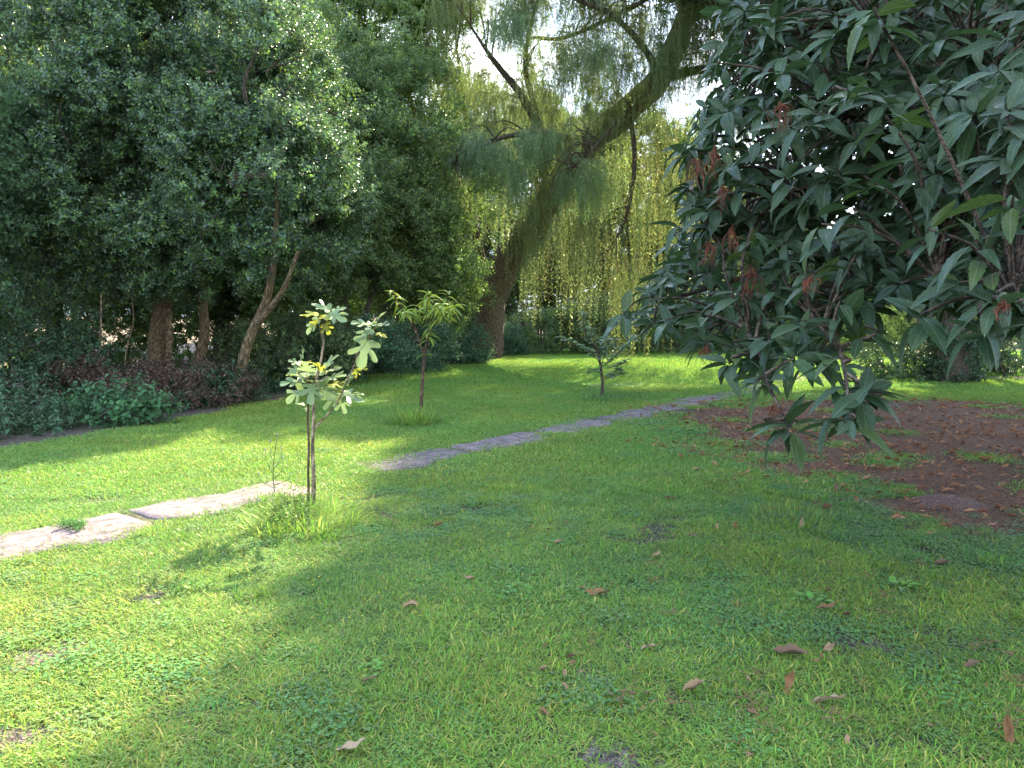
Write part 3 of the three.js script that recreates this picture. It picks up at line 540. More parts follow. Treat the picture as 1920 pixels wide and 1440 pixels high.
// the tall tree whose crown stands above the picture and shades the foreground; its ivy-clad trunk shows at the right
{
  const b = G(1785, 718);
  const t = tree({ name: 'tall_oak', label: 'tall oak on an ivy-clad trunk standing in the shade at the right', base: b, stems: [{ pts: [b, V(b.x, 2, b.z), V(b.x - 0.2, 5, b.z), V(b.x - 0.8, 9, b.z + 0.3), V(b.x - 1.2, 14, b.z + 0.3)], r: [0.36, 0.3, 0.26, 0.2, 0.08] }],
    blobs: [[2.5, 3.4, 11.8, 3.1], [2.4, 6.2, 13.6, 2.8], [3.5, -1.8, 13.2, 3.4], [6.1, 0.4, 14.4, 4.2], [5.0, 5.3, 12, 3.4], [9.5, 0.2, 12.5, 4], [11.1, 5.4, 12, 4], [7.1, -0.3, 11.8, 3.6], [2.5, -1.2, 11.6, 2.6], [2.0, 0.9, 12, 2.5], [0.45, 1.6, 12, 1.3], [1.6, 9.0, 14.6, 2.2], [3.6, 11.8, 14.6, 2.2]].map(([x, d, h, r]) => [x + (h * SUN.x) / SUN.y, h, d - (h * SUN.z) / SUN.y, r, r * 0.78]),
    twigs: TW.oak, mat: MAT.oak, n: 23000, scale: [1.1, 1.8], limbR: 0.16, fill: { shell: 0.9, cut: -0.2, freq: 0.5, low: 8.9 } });
  const iv = []; for (let k = 0; k < 700; k++) { const a = rnd() * 6.28, y = 5.5 * Math.pow(rnd(), 1.3); iv.push(tint({ p: V(b.x - 0.03 * y + Math.cos(a) * 0.36, y, b.z + Math.sin(a) * 0.36), dir: V(Math.cos(a), 0.4 + gauss() * 0.5, Math.sin(a)), s: rr(0.7, 1.2) }, 0.25)); }
  instanced('ivy', TW.ivy[0], MAT.ivy, iv, t);
}
tree({ name: 'shade_tree', label: 'tall tree in deep shade further back behind the ivy-clad oak', base: V(14.5, 0, -27), stems: [{ pts: [V(14.5, 0, -27), V(14.3, 4, -27), V(13.6, 9, -26.6), V(13, 13, -26)], r: [0.3, 0.25, 0.16, 0.05] }],
  blobs: [[12, 11.5, 24.5, 3.2, 2.4], [14.6, 12.2, 27, 3.6, 2.6], [11, 12, 27.6, 2.6, 2], [16.5, 10.5, 25, 3, 2.4], [13, 9.5, 23, 2.4, 1.8]], twigs: TW.oak, mat: MAT.oak, n: 4200, scale: [1.0, 1.6], limbR: 0.12, fill: { shell: 0.9, cut: -0.1, freq: 0.6, low: 7 } });
// shrubs: name, label, px, py(foot), width m, height m, twigs, material, count, tint
{
  const S = [
    ['bramble_bush', 'dark bramble thicket round the foot of the ivy-clad oak', 1730, 715, 1.4, 0.9, TW.ivy, MAT.ivy, 420, [1, 1, 1]],
    ['ivy_bush', 'dark ivy mound right of the ivy-clad oak trunk', 1880, 705, 1.8, 1.3, TW.ivy, MAT.ivy, 560, [1, 1.05, 1]],
    ['meadow_bush', 'bright sunlit bush glowing yellow-green behind the oak trunk', 1690, 668, 2.6, 2.3, TW.hazel, MAT.far, 520, [1, 1, 1]],
    ['meadow_bush', 'pale sunlit bush seen through the gap under the large leaves', 1600, 662, 2.0, 1.7, TW.privet, MAT.far, 420, [1.05, 1.05, 1.4]],
    ['meadow_bush', 'sunlit yellow-green bush at the right edge beyond the bare track', 1850, 672, 2.8, 3.0, TW.hazel, MAT.far, 620, [1, 1, 1]],
    ['meadow_bush', 'sunlit bush half hidden by the lowest branch of the large-leaved tree', 1480, 660, 2.2, 2.0, TW.privet, MAT.far, 460, [1, 1, 0.9]],
    ['hedge_shrub', 'dark shrub at the far end of the lawn behind the small apple tree', 1160, 664, 2.4, 2.6, TW.privet, MAT.privet, 700, [0.9, 0.9, 0.9]],
    ['hedge_shrub', 'dark shrub under the willow curtains left of the small apple tree', 1050, 664, 2.2, 1.8, TW.privet, MAT.privet, 620, [0.9, 0.95, 0.9]],
    ['hedge_shrub', 'dark shrub at the far end of the lawn right of the small apple tree', 1290, 662, 2.6, 2.8, TW.privet, MAT.privet, 760, [0.9, 0.9, 0.9]],
    ['elder_shrub', 'light-catching elder shrub at the foot of the willow trunk', 930, 668, 1.0, 1.0, TW.hazel, MAT.nettle, 260, [1, 1, 1]],
    ['elder_shrub', 'pale green elder shrub behind the peach sapling', 845, 684, 1.1, 1.1, TW.hazel, MAT.nettle, 300, [1, 1, 1]],
    ['elder_shrub', 'dark leafy elder shrub behind and left of the peach sapling', 740, 700, 1.5, 1.2, TW.hazel, MAT.nettle, 420, [1, 1, 1]],
    ['elder_shrub', 'dark leafy elder shrub behind the top of the fig sapling', 640, 716, 1.4, 1.3, TW.hazel, MAT.nettle, 420, [1, 1, 1]],
    ['hedge_shrub', 'dark thin shrub right of the leaning holly trunk', 545, 728, 1.5, 1.5, TW.privet, MAT.privet, 460, [0.8, 0.8, 0.85]],
    ['bramble_bush', 'low green bramble bush in front of the dead brown leaves', 215, 797, 0.55, 0.35, TW.hazel, MAT.nettle, 70, [0.9, 1.05, 0.8]],
    ['bramble_bush', 'low green bramble bush at the foot of the leaning holly trunk', 395, 757, 0.8, 0.5, TW.ivy, MAT.ivy, 170, [1.2, 1.2, 1.2]],
    ['ivy_bush', 'dark ivy mound behind the nettles at the left edge', 60, 760, 1.6, 1.4, TW.ivy, MAT.ivy, 520, [1, 1.1, 1.1]],
    ['dead_brush', 'heap of dead branches with withered brown leaves under the hollies', 290, 765, 1.4, 0.6, [TW.dead], MAT.dead, 240, [1, 1, 1]],
    ['dead_brush', 'smaller heap of withered brown leaves beside the nettles', 190, 760, 0.9, 0.7, [TW.dead], MAT.dead, 170, [1, 1, 1]],
  ];
  for (const [name, label, px, py, w, h, tw, mat, n, bt] of S) {
    const b = G(px, py), d = -b.z, x = b.x;
    const st = []; for (let k = 0; k < 5; k++) st.push({ pts: [V(x + gauss() * w * 0.2, 0, b.z + gauss() * 0.2), V(x + gauss() * w * 0.4, h * 0.5, b.z + gauss() * 0.3), V(x + gauss() * w * 0.6, h * 0.9, b.z + gauss() * 0.4)], r: [0.02, 0.015, 0.005] });
    tree({ name, label, category: 'bush', base: b, stems: st, blobs: [[x, h * 0.4, d + w * 0.3, w, h * 0.6, w * 0.7], [x - w * 0.45, h * 0.4, d + w * 0.2, w * 0.6, h * 0.5, w * 0.5], [x + w * 0.4, h * 0.5, d + w * 0.4, w * 0.6, h * 0.55, w * 0.5]], twigs: tw, mat, n, base_tint: bt, limbs: false, barkMat: MAT.greyBark, scale: [0.6, 1.1], fill: { low: 0.02, freq: 1.6 } });
  }
  // ivy and small herbs along the foot of the hedge
  const list = [[], []]; for (let k = 0; k < 2600; k++) { const d = 6 + 27 * Math.pow(rnd(), 1.2), x = hedgeX(d) - 0.12 - 2.2 * Math.pow(rnd(), 1.5) + 0.2 * gauss(); list[k % 2].push(tint({ p: V(x, height(x, d) + rr(-0.1, 0.08), -d), dir: V(gauss() * 0.7, 1, gauss() * 0.7), s: rr(0.4, 1.0) }, 0.25, [1.1, 1.2, 1.1])); }
  list.forEach((l, k) => { const m = instanced(numbered('ivy_cover'), TW.ivy[k], MAT.ivy, l); m.userData.label = 'ivy and herbs covering the ground along the hedge foot'; m.userData.category = 'ground cover'; });
}
// a bare straight stem and tangled vines hanging in the hollies
for (const [label, list, r] of [['straight pale bare stem left of the thick holly trunk', [[182, 700, 14.6], [186, 660, 14.6], [189, 610, 14.6], [190, 550, 14.6]], [0.022, 0.02, 0.018, 0.014]], ['thin curving vine between the pale stem and the thick holly trunk', [[232, 715, 15], [236, 660, 15], [250, 600, 15.2], [246, 550, 15.2]], [0.012, 0.012, 0.01, 0.01]]]) {
  const pts = TR(list); pts.unshift(V(pts[0].x, 0.05, pts[0].z)); const t = thing('bare_stem', label, 'stem', pts[0].clone()); part(t, 'stem', tube(pts, [r[0], ...r], 6, 16).geo(), MAT.figBark);
}
// ------------------------------------------------------------------ wooden fence at the far end, in the dark behind the apple tree
{
  const t = thing('wooden_fence', 'dark board fence at the far end of the lawn under the willow', 'fence', V(2, 0, -37.5)), wood = bark(0.09, 0.06, 0.045), wood2 = bark(0.075, 0.052, 0.04);
  const slat = new THREE.BoxGeometry(0.14, 1.7, 0.02), rail = new THREE.BoxGeometry(12, 0.08, 0.05);
  for (let k = 0; k < 76; k++) { const m = new THREE.Mesh(slat, k % 3 ? wood : wood2); m.name = k ? `slat_${String(k).padStart(3, '0')}` : 'slat'; m.position.set(-2 + k * 0.157, 0.88 + rr(-0.02, 0.02), 0.036 + rr(0, 0.006)); m.rotation.z = gauss() * 0.006; m.castShadow = m.receiveShadow = true; t.add(m); }
  for (const y of [0.4, 1.35]) { const m = new THREE.Mesh(rail, wood2); m.name = 'rail'; m.position.set(4, y, 0); t.add(m); }
}

// ------------------------------------------------------------------ the large-leaved tree on the right
{
  const leafTex = dataTex(128, 256, (u, v) => {
    const x = Math.abs(u - 0.5) * 2; let k = 0.86 + 0.12 * tileN(u, v, 14, 3);
    const q = (v * 15 - x * 2.6) % 1, side = Math.min(Math.abs(q), Math.abs(1 - Math.abs(q)));
    const vein = Math.max(sstep(0.06, 0.02, x) * 1.0, sstep(0.14, 0.03, side) * 0.35);
    return [k * (1 + 0.75 * vein), k * (1 + 0.4 * vein), k * (1 + 0.6 * vein)].map((a) => a * 0.72);
  }, { repeat: false });
  const mat = new THREE.MeshPhysicalMaterial({ color: new THREE.Color().setRGB(0.085, 0.2, 0.048), map: leafTex, bumpMap: leafTex, bumpScale: 0.005, roughness: 1, transmission: 0.34, thickness: 0, clearcoat: 0.5, clearcoatRoughness: 0.24, side: THREE.DoubleSide, vertexColors: true, specularIntensity: 0.4 });
  const base = V(5.7, 0, -7.7), t = thing('large_leaved_tree', 'spreading evergreen tree with big drooping serrated leaves hanging in from the right', 'tree', onGround(base));
  part(t, 'trunk', tube([base, V(5.65, 1, -7.7), V(5.5, 2.4, -7.7), V(5.4, 4, -7.8), V(5.3, 6, -7.9), V(5.2, 8, -7.9)], [0.3, 0.24, 0.22, 0.17, 0.11, 0.04], 12, 30, new MB(), 0.4).geo(), MAT.bigBark);
  const nodes = [];
  const limb = (list, r0) => {
    const pts = list, c = new THREE.CatmullRomCurve3(pts, false, 'centripetal'); for (let k = 3; k <= 12; k++) nodes.push(c.getPoint(k / 12));
    part(t, 'limb', tube(pts, [r0, r0 * 0.7, r0 * 0.4, 0.012], 7, 18, new MB(), 0.3).geo(), MAT.bigBark);
  };
  const reach = (end, h0, sag = 0.25) => { const s = V(5.5, h0, -7.75); limb([s, s.clone().lerp(end, 0.35).add(V(gauss() * 0.2, 0.5, gauss() * 0.2)), s.clone().lerp(end, 0.7).add(V(gauss() * 0.2, sag, gauss() * 0.2)), end], 0.085); };
  [[1480, 360, 4.7, 2.6], [1330, 420, 5.3, 2.5], [1600, 230, 4.4, 3], [1850, 330, 3.9, 2.4], [1520, 590, 4.2, 1.9], [1760, 520, 3.5, 2.0], [1260, 560, 5.3, 2.0], [1420, 130, 5.6, 3.4], [1650, 60, 4.6, 3.6],  [1500, 200, 5.6, 3.4], [1380, 600, 4.8, 1.9], [1900, 560, 3.0, 2.0], [1820, 100, 4.2, 3.2]].forEach(([x, y, d, h]) => reach(P(x, y, d), h));
  const thin = (l) => { const pts = TR(l), c = new THREE.CatmullRomCurve3(pts, false, 'centripetal'); for (let k = 2; k <= 12; k++) nodes.push(c.getPoint(k / 12)); part(t, 'branch', tube(pts, [0.016, 0.012, 0.009, 0.006], 6, 16).geo(), MAT.bigBark); };
  thin([[1520, 590, 4.2], [1565, 640, 3.7], [1585, 700, 3.35], [1592, 790, 3.2]]); thin([[1380, 600, 4.5], [1425, 660, 3.9], [1440, 720, 3.65], [1472, 785, 3.5]]);
  for (let k = 0; k < 16; k++) { const a = k * 0.72 + 0.4, R = rr(3, 4.6), e = V(5.5 + Math.cos(a) * R, rr(2.2, 7), -7.7 + Math.sin(a) * R), q = unP(e); if (q && q[0] < 1400) continue; reach(e, rr(2, 5)); }
  // leaf shapes
  const leafGeos = []; for (let k = 0; k < 9; k++) { const mb = new MB(), g = rr(0.85, 1.15); leaf(mb, V(0, 0, 0), V(0, 0, 1), UP, 1, rr(0.3, 0.4), { seg: 14, fold: rr(0.1, 0.3), curl: rr(0.05, 0.6), serr: 0.13, petiole: 0.09, c: [g, g, g] }); leafGeos.push(mb.geo()); }
  const rosetteLeaves = (axis, n, f) => {
    const q = aim(axis, rnd() * 6.28);
    for (let k = 0; k < n; k++) {
      const a = k * 2.399 + rr(-0.3, 0.3), inc = rr(0.9, 1.75) * (k > n - 3 ? 0.6 : 1), dir = V(Math.sin(inc) * Math.cos(a), Math.cos(inc), Math.sin(inc) * Math.sin(a)).applyQuaternion(q);
      dir.y -= rr(-0.1, 0.65); dir.normalize();
      const out = V(dir.x, 0, dir.z), nor = UP.clone().multiplyScalar(0.75).add(out.multiplyScalar(0.6)).add(V(gauss() * 0.35, 0, gauss() * 0.35));
      f(dir, nor, rr(0.1, 0.215), k);
    }
  };
  const orient = (dir, nor) => { const z = dir.clone().normalize(), x = nor.clone().cross(z).normalize(), y = z.clone().cross(x); return new THREE.Quaternion().setFromRotationMatrix(new THREE.Matrix4().makeBasis(x, y, z)); };
  const twigMB = new MB();
  const twigTo = (p) => { let o = nodes[0]; for (const e of nodes) if (e.distanceTo(p) < o.distanceTo(p)) o = e; const dist = o.distanceTo(p); if (dist > 1.7) { o = p.clone().add(V(0.35, 0.25, -0.4)); } tube([o, o.clone().lerp(p, 0.6).add(V(gauss() * 0.08, 0.1 * dist, gauss() * 0.08)), p], [0.011, 0.008, 0.005], 4, 6, twigMB); return o; };
  // the leaves nearest the viewer, each its own part
  const front = [[1410, 430, 4.1], [1355, 475, 4.4], [1290, 470, 4.7], [1340, 380, 4.6], [1275, 420, 5.0], [1455, 535, 3.9], [1380, 545, 4.1], [1320, 590, 4.3], [1250, 600, 4.6], [1168, 588, 4.9], [1225, 560, 4.8], [1245, 510, 4.9], [1525, 505, 3.6], [1500, 600, 3.6], [1440, 620, 3.8], [1375, 640, 4.0], [1575, 565, 3.5], [1620, 610, 3.5], [1540, 420, 3.6], [1600, 390, 3.5], [1470, 330, 4.0], [1620, 330, 3.4], [1660, 215, 3.3], [1590, 170, 3.6], [1500, 230, 4.0], [1420, 260, 4.3], [1360, 290, 4.6], [1640, 20, 3.0], [1740, 430, 3.0], [1830, 450, 2.8], [1800, 530, 2.9], [1865, 550, 2.7], [1840, 615, 2.7], [1725, 590, 3.0], [1900, 370, 2.7],
    [1432, 705, 3.7], [1465, 795, 3.5], [1570, 672, 3.4], [1598, 715, 3.3], [1485, 800, 3.45], [1570, 770, 3.2], [1595, 795, 3.2]];
  const tones = [[1, 1, 1], [0.75, 0.85, 0.85], [1.1, 1.1, 1], [1.7, 1.35, 0.8], [0.9, 1, 1.1]].map((c) => { const m = mat.clone(); m.color = new THREE.Color().setRGB(0.085 * c[0], 0.2 * c[1], 0.048 * c[2]); return m; });
  let nl = 0;
  for (const [px, py, d] of front) {
    const p = P(px, py, d); const from = twigTo(p), axis = p.clone().sub(from).normalize().multiplyScalar(0.5).add(V(-0.1, 0.75, 0.15));
    rosetteLeaves(axis, 7, (dir, nor, L, k) => { const m = new THREE.Mesh(pick(leafGeos), pick(tones)); m.name = nl ? `leaf_${String(nl).padStart(3, '0')}` : 'leaf'; nl++; m.castShadow = m.receiveShadow = true; m.quaternion.copy(orient(dir, nor)); m.scale.setScalar(L * 1.06); m.position.copy(p).addScaledVector(axis, -0.012 * k).sub(t.position); t.add(m); });
  }
  // all other leaves, in whorls
  const whorls = [0, 1, 2, 3, 4].map(() => { const gs = []; rosetteLeaves(UP, 9, (dir, nor, L) => { const g = pick(leafGeos).clone(), s = rr(0.8, 1.2); g.applyMatrix4(new THREE.Matrix4().compose(V(0, 0, 0), orient(dir, nor), V(L, L, L))); const c = g.attributes.color; for (let i = 0; i < c.count; i++) c.setXYZ(i, c.getX(i) * s, c.getY(i) * s, c.getZ(i) * s); gs.push(g); }); return mergeGeometries(gs); });
  const outline = [[1440, -900], [1382, -50], [1372, 10], [1345, 70], [1312, 140], [1300, 210], [1285, 300], [1275, 370], [1262, 450], [1240, 500], [1200, 545], [1180, 590], [1235, 630], [1260, 650], [1340, 660], [1440, 645], [1540, 630], [1630, 600], [1690, 545], [1760, 590], [1800, 610], [1930, 600], [3000, 620], [3000, -900]];
  const fits = (p, m = 0) => { const q = unP(p); if (!q || q[0] > 2050) return p.y > 1.5; return inPoly(q[0] - m, q[1], outline); };
  const lists = whorls.map(() => []);
  const place = (p) => { const o = twigTo(p); const axis = p.clone().sub(V(5.5, p.y - 0.8, -7.7)).setY(0).normalize().multiplyScalar(0.45).add(V(gauss() * 0.25, 0.75, gauss() * 0.25)); lists[Math.floor(rnd() * 5)].push(tint({ p, dir: axis, s: rr(0.8, 1.12) }, 0.14)); };
  for (let k = 0, n = 0; n < 540 && k < 9000; k++) {
    const px = rr(1150, 1960), py = rr(-60, 680), q = P(px, py, 5.0 - ((px - 1150) / 770) * 2.2 + Math.max(0, (200 - py) / 400) + 1.4 * Math.pow(rnd(), 1.2) + 0.12);
    if (!fits(q)) continue; place(q); n++;
  }
  for (let k = 0, n = 0; n < 2150 && k < 60000; k++) {
    const a = rnd() * 6.283, h = rr(1.5, 8.8), R = 5.2 * (h < 5 ? 1 : Math.sqrt(Math.max(0, 1 - ((h - 5) / 4) ** 2))), r = R * (1 - 0.75 * Math.pow(rnd(), 1.6));
    const p = V(5.5 + Math.cos(a) * r, h, -7.7 + Math.sin(a) * r);
    if (-p.z < 1.0 || Math.hypot(p.x, p.z) < 2.5 || !fits(p)) continue; place(p); n++;
  }
  for (let k = 0; k < 11; k++) { const a = pick([[1420, 680, 4.0], [1560, 655, 3.7], [1585, 735, 3.4], [1445, 745, 3.75], [1500, 660, 3.9]]); place(P(a[0] + gauss() * 40, a[1] + gauss() * 28, a[2] + gauss() * 0.15)); }
  whorls.forEach((g, k) => instanced('foliage', g, mat, lists[k], t));
  part(t, 'twigs', twigMB.geo(), MAT.bigBark, true);
  // withered reddish catkins
  const catMat = leafMat(0.16, 0.055, 0.03, 0.2, 0);
  for (const [px, py, d, L] of [[1305, 300, 4.5, 0.2], [1465, 195, 3.9, 0.15], [1340, 280, 4.4, 0.2], [1372, 430, 4.1, 0.14], [1355, 350, 4.4, 0.2], [1408, 505, 3.85, 0.16], [1330, 455, 4.3, 0.14], [1520, 520, 3.5, 0.08], [1325, 650, 4.1, 0.14], [1880, 570, 2.65, 0.06], [1450, 760, 3.5, 0.07]]) {
    const mb = new MB(), p = P(px, py, d);
    for (let k = 0; k < 20; k++) { const a = rnd() * 6.28, o = rr(0.05, 0.45) * L, e = p.clone().add(V(Math.cos(a) * o + gauss() * 0.02, -L * rr(0.15, 1), Math.sin(a) * o)), sh = rr(0.5, 1.5); tube([p.clone().add(V(gauss() * 0.012, gauss() * 0.02, gauss() * 0.012)), p.clone().lerp(e, 0.45).add(V(gauss() * 0.03, gauss() * 0.015, gauss() * 0.03)), e.clone().add(V(gauss() * 0.02, 0, 0))], [0.0013, 0.0022, 0.001], 4, 7, { v: (q) => mb.v(q, 0, 0, [sh, sh * 0.95, sh * 0.9]), t: (x, y, z) => mb.t(x, y, z) }); }
    part(t, 'withered_catkins', mb.geo(), catMat);
  }
}

// ------------------------------------------------------------------ fig sapling
function figLeafGeo(k) {
  const s = rr(0.9, 1.1), half = [[0.02, 0], [0.16, -0.06], [0.36, -0.02], [0.47, 0.1], [0.4, 0.2], [0.2, 0.24], [0.17, 0.29], [0.36, 0.44], [0.52, 0.6], [0.46, 0.7], [0.32, 0.64], [0.14, 0.47], [0.12, 0.52], [0.18, 0.78], [0.15, 0.94], [0.05, 1.0]].map(([x, y]) => [x * s * (1 + gauss() * 0.06), y]);
  const pts = [...half.map(([x, y]) => new THREE.Vector2(x, y)), ...half.slice().reverse().map(([x, y]) => new THREE.Vector2(-x * (1 + gauss() * 0.06), y))];
  const smooth = new THREE.SplineCurve([...pts, pts[0]]).getPoints(64); smooth.pop();
  const g = new THREE.ShapeGeometry(new THREE.Shape(smooth)), p = g.attributes.position, col = [];
  const cup = rr(0.1, 0.35), droop = rr(0.1, 0.5);
  for (let i = 0; i < p.count; i++) { const x = p.getX(i), y = p.getY(i); p.setXYZ(i, x, cup * Math.abs(x) - droop * (x * x * 0.9 + y * y * 0.45) + 0.05 * Math.sin(x * 9 + y * 7 + k), y); col.push(1, 1, 1); }
  g.setAttribute('color', new THREE.Float32BufferAttribute(col, 3)); g.computeVertexNormals(); return g;
}
const facing = (dir, nor) => { const z = dir.clone().normalize(), x = nor.clone().cross(z).normalize(), y = z.clone().cross(x); return new THREE.Quaternion().setFromRotationMatrix(new THREE.Matrix4().makeBasis(x, y, z)); };
{
  const b = onGround(G(587, 952)), D = -b.z, t = thing('fig_sapling', 'young fig tree with broad lobed pale leaves on a thin trunk beside the path', 'sapling', b);
  part(t, 'trunk', tube([b.clone().setY(-0.03), ...TR([[588, 900, D], [586, 840, D], [588, 780, D], [587, 735, D]])], [0.02, 0.017, 0.015, 0.0145, 0.014], 9, 24, new MB(), 0.3).geo(), MAT.figBark);
  part(t, 'trunk', tube([b.clone().add(V(-0.03, -0.03, 0.01)), ...TR([[578, 890, D], [579, 830, D], [577, 780, D], [580, 730, D]])], [0.011, 0.01, 0.01, 0.009, 0.008], 7, 18, new MB(), 0.3).geo(), MAT.peachBark);
  const br = (l, r) => part(t, 'branch', tube(TR(l), r, 7, 18).geo(), MAT.figBark);
  br([[587, 738, D], [592, 715, D], [600, 685, D - 0.02], [605, 655, D], [606, 635, D], [601, 620, D], [599, 600, D]], [0.017, 0.015, 0.012, 0.01, 0.008, 0.006, 0.004]);
  br([[604, 632, D], [607, 615, D], [608, 595, D - 0.02]], [0.007, 0.006, 0.004]);
  br([[592, 802, D], [615, 775, D - 0.03], [636, 748, D - 0.05], [650, 715, D - 0.05], [664, 685, D - 0.04], [673, 655, D - 0.02], [695, 630, D]], [0.009, 0.0085, 0.008, 0.007, 0.006, 0.005, 0.004]);
  br([[583, 740, D], [578, 720, D + 0.04], [572, 700, D + 0.08], [562, 685, D + 0.1]], [0.008, 0.006, 0.005, 0.003]);
  br([[586, 738, D], [598, 715, D - 0.1], [615, 705, D - 0.16]], [0.008, 0.006, 0.004]);
  const geos = [0, 1, 2, 3, 4].map(figLeafGeo);
  // px, py of the leaf's foot, size m, heading of its tip: right, up, toward viewer; young?
  const L = [[622, 583, 0.15, -0.9, 0.35, 0.2], [600, 590, 0.14, -0.9, 0.1, 0.3, 1], [618, 585, 0.17, 0.75, -0.35, 0.5], [612, 590, 0.12, 0.2, -0.2, 0.9, 1], [600, 597, 0.15, -0.7, -0.75, 0.2], [608, 605, 0.1, 0.4, -0.8, 0.3, 1], [622, 585, 0.11, 0.8, 0.4, -0.3], [596, 600, 0.08, -0.6, -0.6, 0.5, 1],
    [700, 612, 0.16, -0.9, 0.25, 0.2], [703, 608, 0.14, 0.4, 0.5, 0.3], [705, 612, 0.11, 0.9, 0.15, 0.3], [700, 617, 0.16, -0.75, -0.4, 0.4], [705, 624, 0.09, 0.9, -0.3, 0.2, 1], [690, 632, 0.24, -0.15, -0.85, 0.5], [698, 610, 0.12, 0.3, 0.1, 0.9], [672, 690, 0.08, 0.8, -0.1, 0.4, 1], [670, 690, 0.08, -0.1, -0.7, 0.5, 1], [668, 686, 0.07, 0.5, 0.4, 0.2, 1],
    [565, 685, 0.1, -0.7, 0.4, 0.3], [566, 683, 0.09, 0.7, 0.2, 0.3, 1], [562, 690, 0.1, -0.7, -0.4, 0.4], [560, 700, 0.09, -0.8, 0, 0.3, 1], [566, 676, 0.1, 0.1, 0.7, 0.3], [575, 700, 0.16, 0.1, 0.55, 0.6], [607, 695, 0.16, 0.6, 0.75, 0.1], [603, 698, 0.11, -0.1, 0.6, 0.6, 1], [610, 700, 0.14, 0.85, 0.45, 0.3], [600, 695, 0.12, -0.8, 0.1, 0.4],
    [575, 715, 0.19, -0.9, 0.0, 0.4], [573, 725, 0.18, -0.75, -0.6, 0.3], [580, 715, 0.19, -0.5, 0.35, 0.7], [585, 718, 0.2, 0.15, -0.6, 0.8], [592, 716, 0.22, 0.7, -0.55, 0.5], [600, 715, 0.16, 0.6, 0.25, 0.7], [615, 712, 0.16, 0.85, 0.3, 0.4], [620, 720, 0.13, 0.8, -0.1, 0.5, 1], [635, 735, 0.17, -0.55, -0.6, 0.6], [640, 735, 0.2, 0.85, -0.25, 0.4], [642, 730, 0.16, 0.5, 0.6, 0.2], [638, 742, 0.14, 0.3, -0.85, 0.4], [572, 760, 0.08, -0.7, 0.2, 0.4], [572, 764, 0.07, 0.6, -0.3, 0.5], [648, 722, 0.12, 0.4, 0.8, 0.1], [588, 706, 0.16, 0.3, 0.3, -0.8], [578, 706, 0.16, -0.4, 0.2, -0.8], [615, 600, 0.12, 0.2, 0.2, -0.9]];
  L.forEach(([px, py, s, x, y, z, young], k) => {
    const p = P(px, py, D + gauss() * 0.06), dir = V(x, y, z).normalize(), m = new THREE.Mesh(geos[k % 5], young ? MAT.figYoung : MAT.fig);
    m.name = k ? `leaf_${String(k).padStart(3, '0')}` : 'leaf'; m.quaternion.copy(facing(dir, V(-x * 0.5 + gauss() * 0.25, 0.85, 0.35 - z * 0.4 + gauss() * 0.2))); m.scale.setScalar(s); m.position.copy(p).addScaledVector(dir, s * 0.12).sub(b); m.castShadow = m.receiveShadow = true; t.add(m);
    const st = new THREE.Mesh(tube([V(0, 0, 0), V(0, 0.01, -0.12), V(0, -0.02, -0.3)], [0.012, 0.013, 0.016], 5, 5).geo(), MAT.figYoung); st.name = 'stalk'; m.add(st);
    const n = st.geometry.attributes.position.count; st.geometry.setAttribute('color', new THREE.Float32BufferAttribute(new Float32Array(n * 3).fill(1), 3));
  });
}
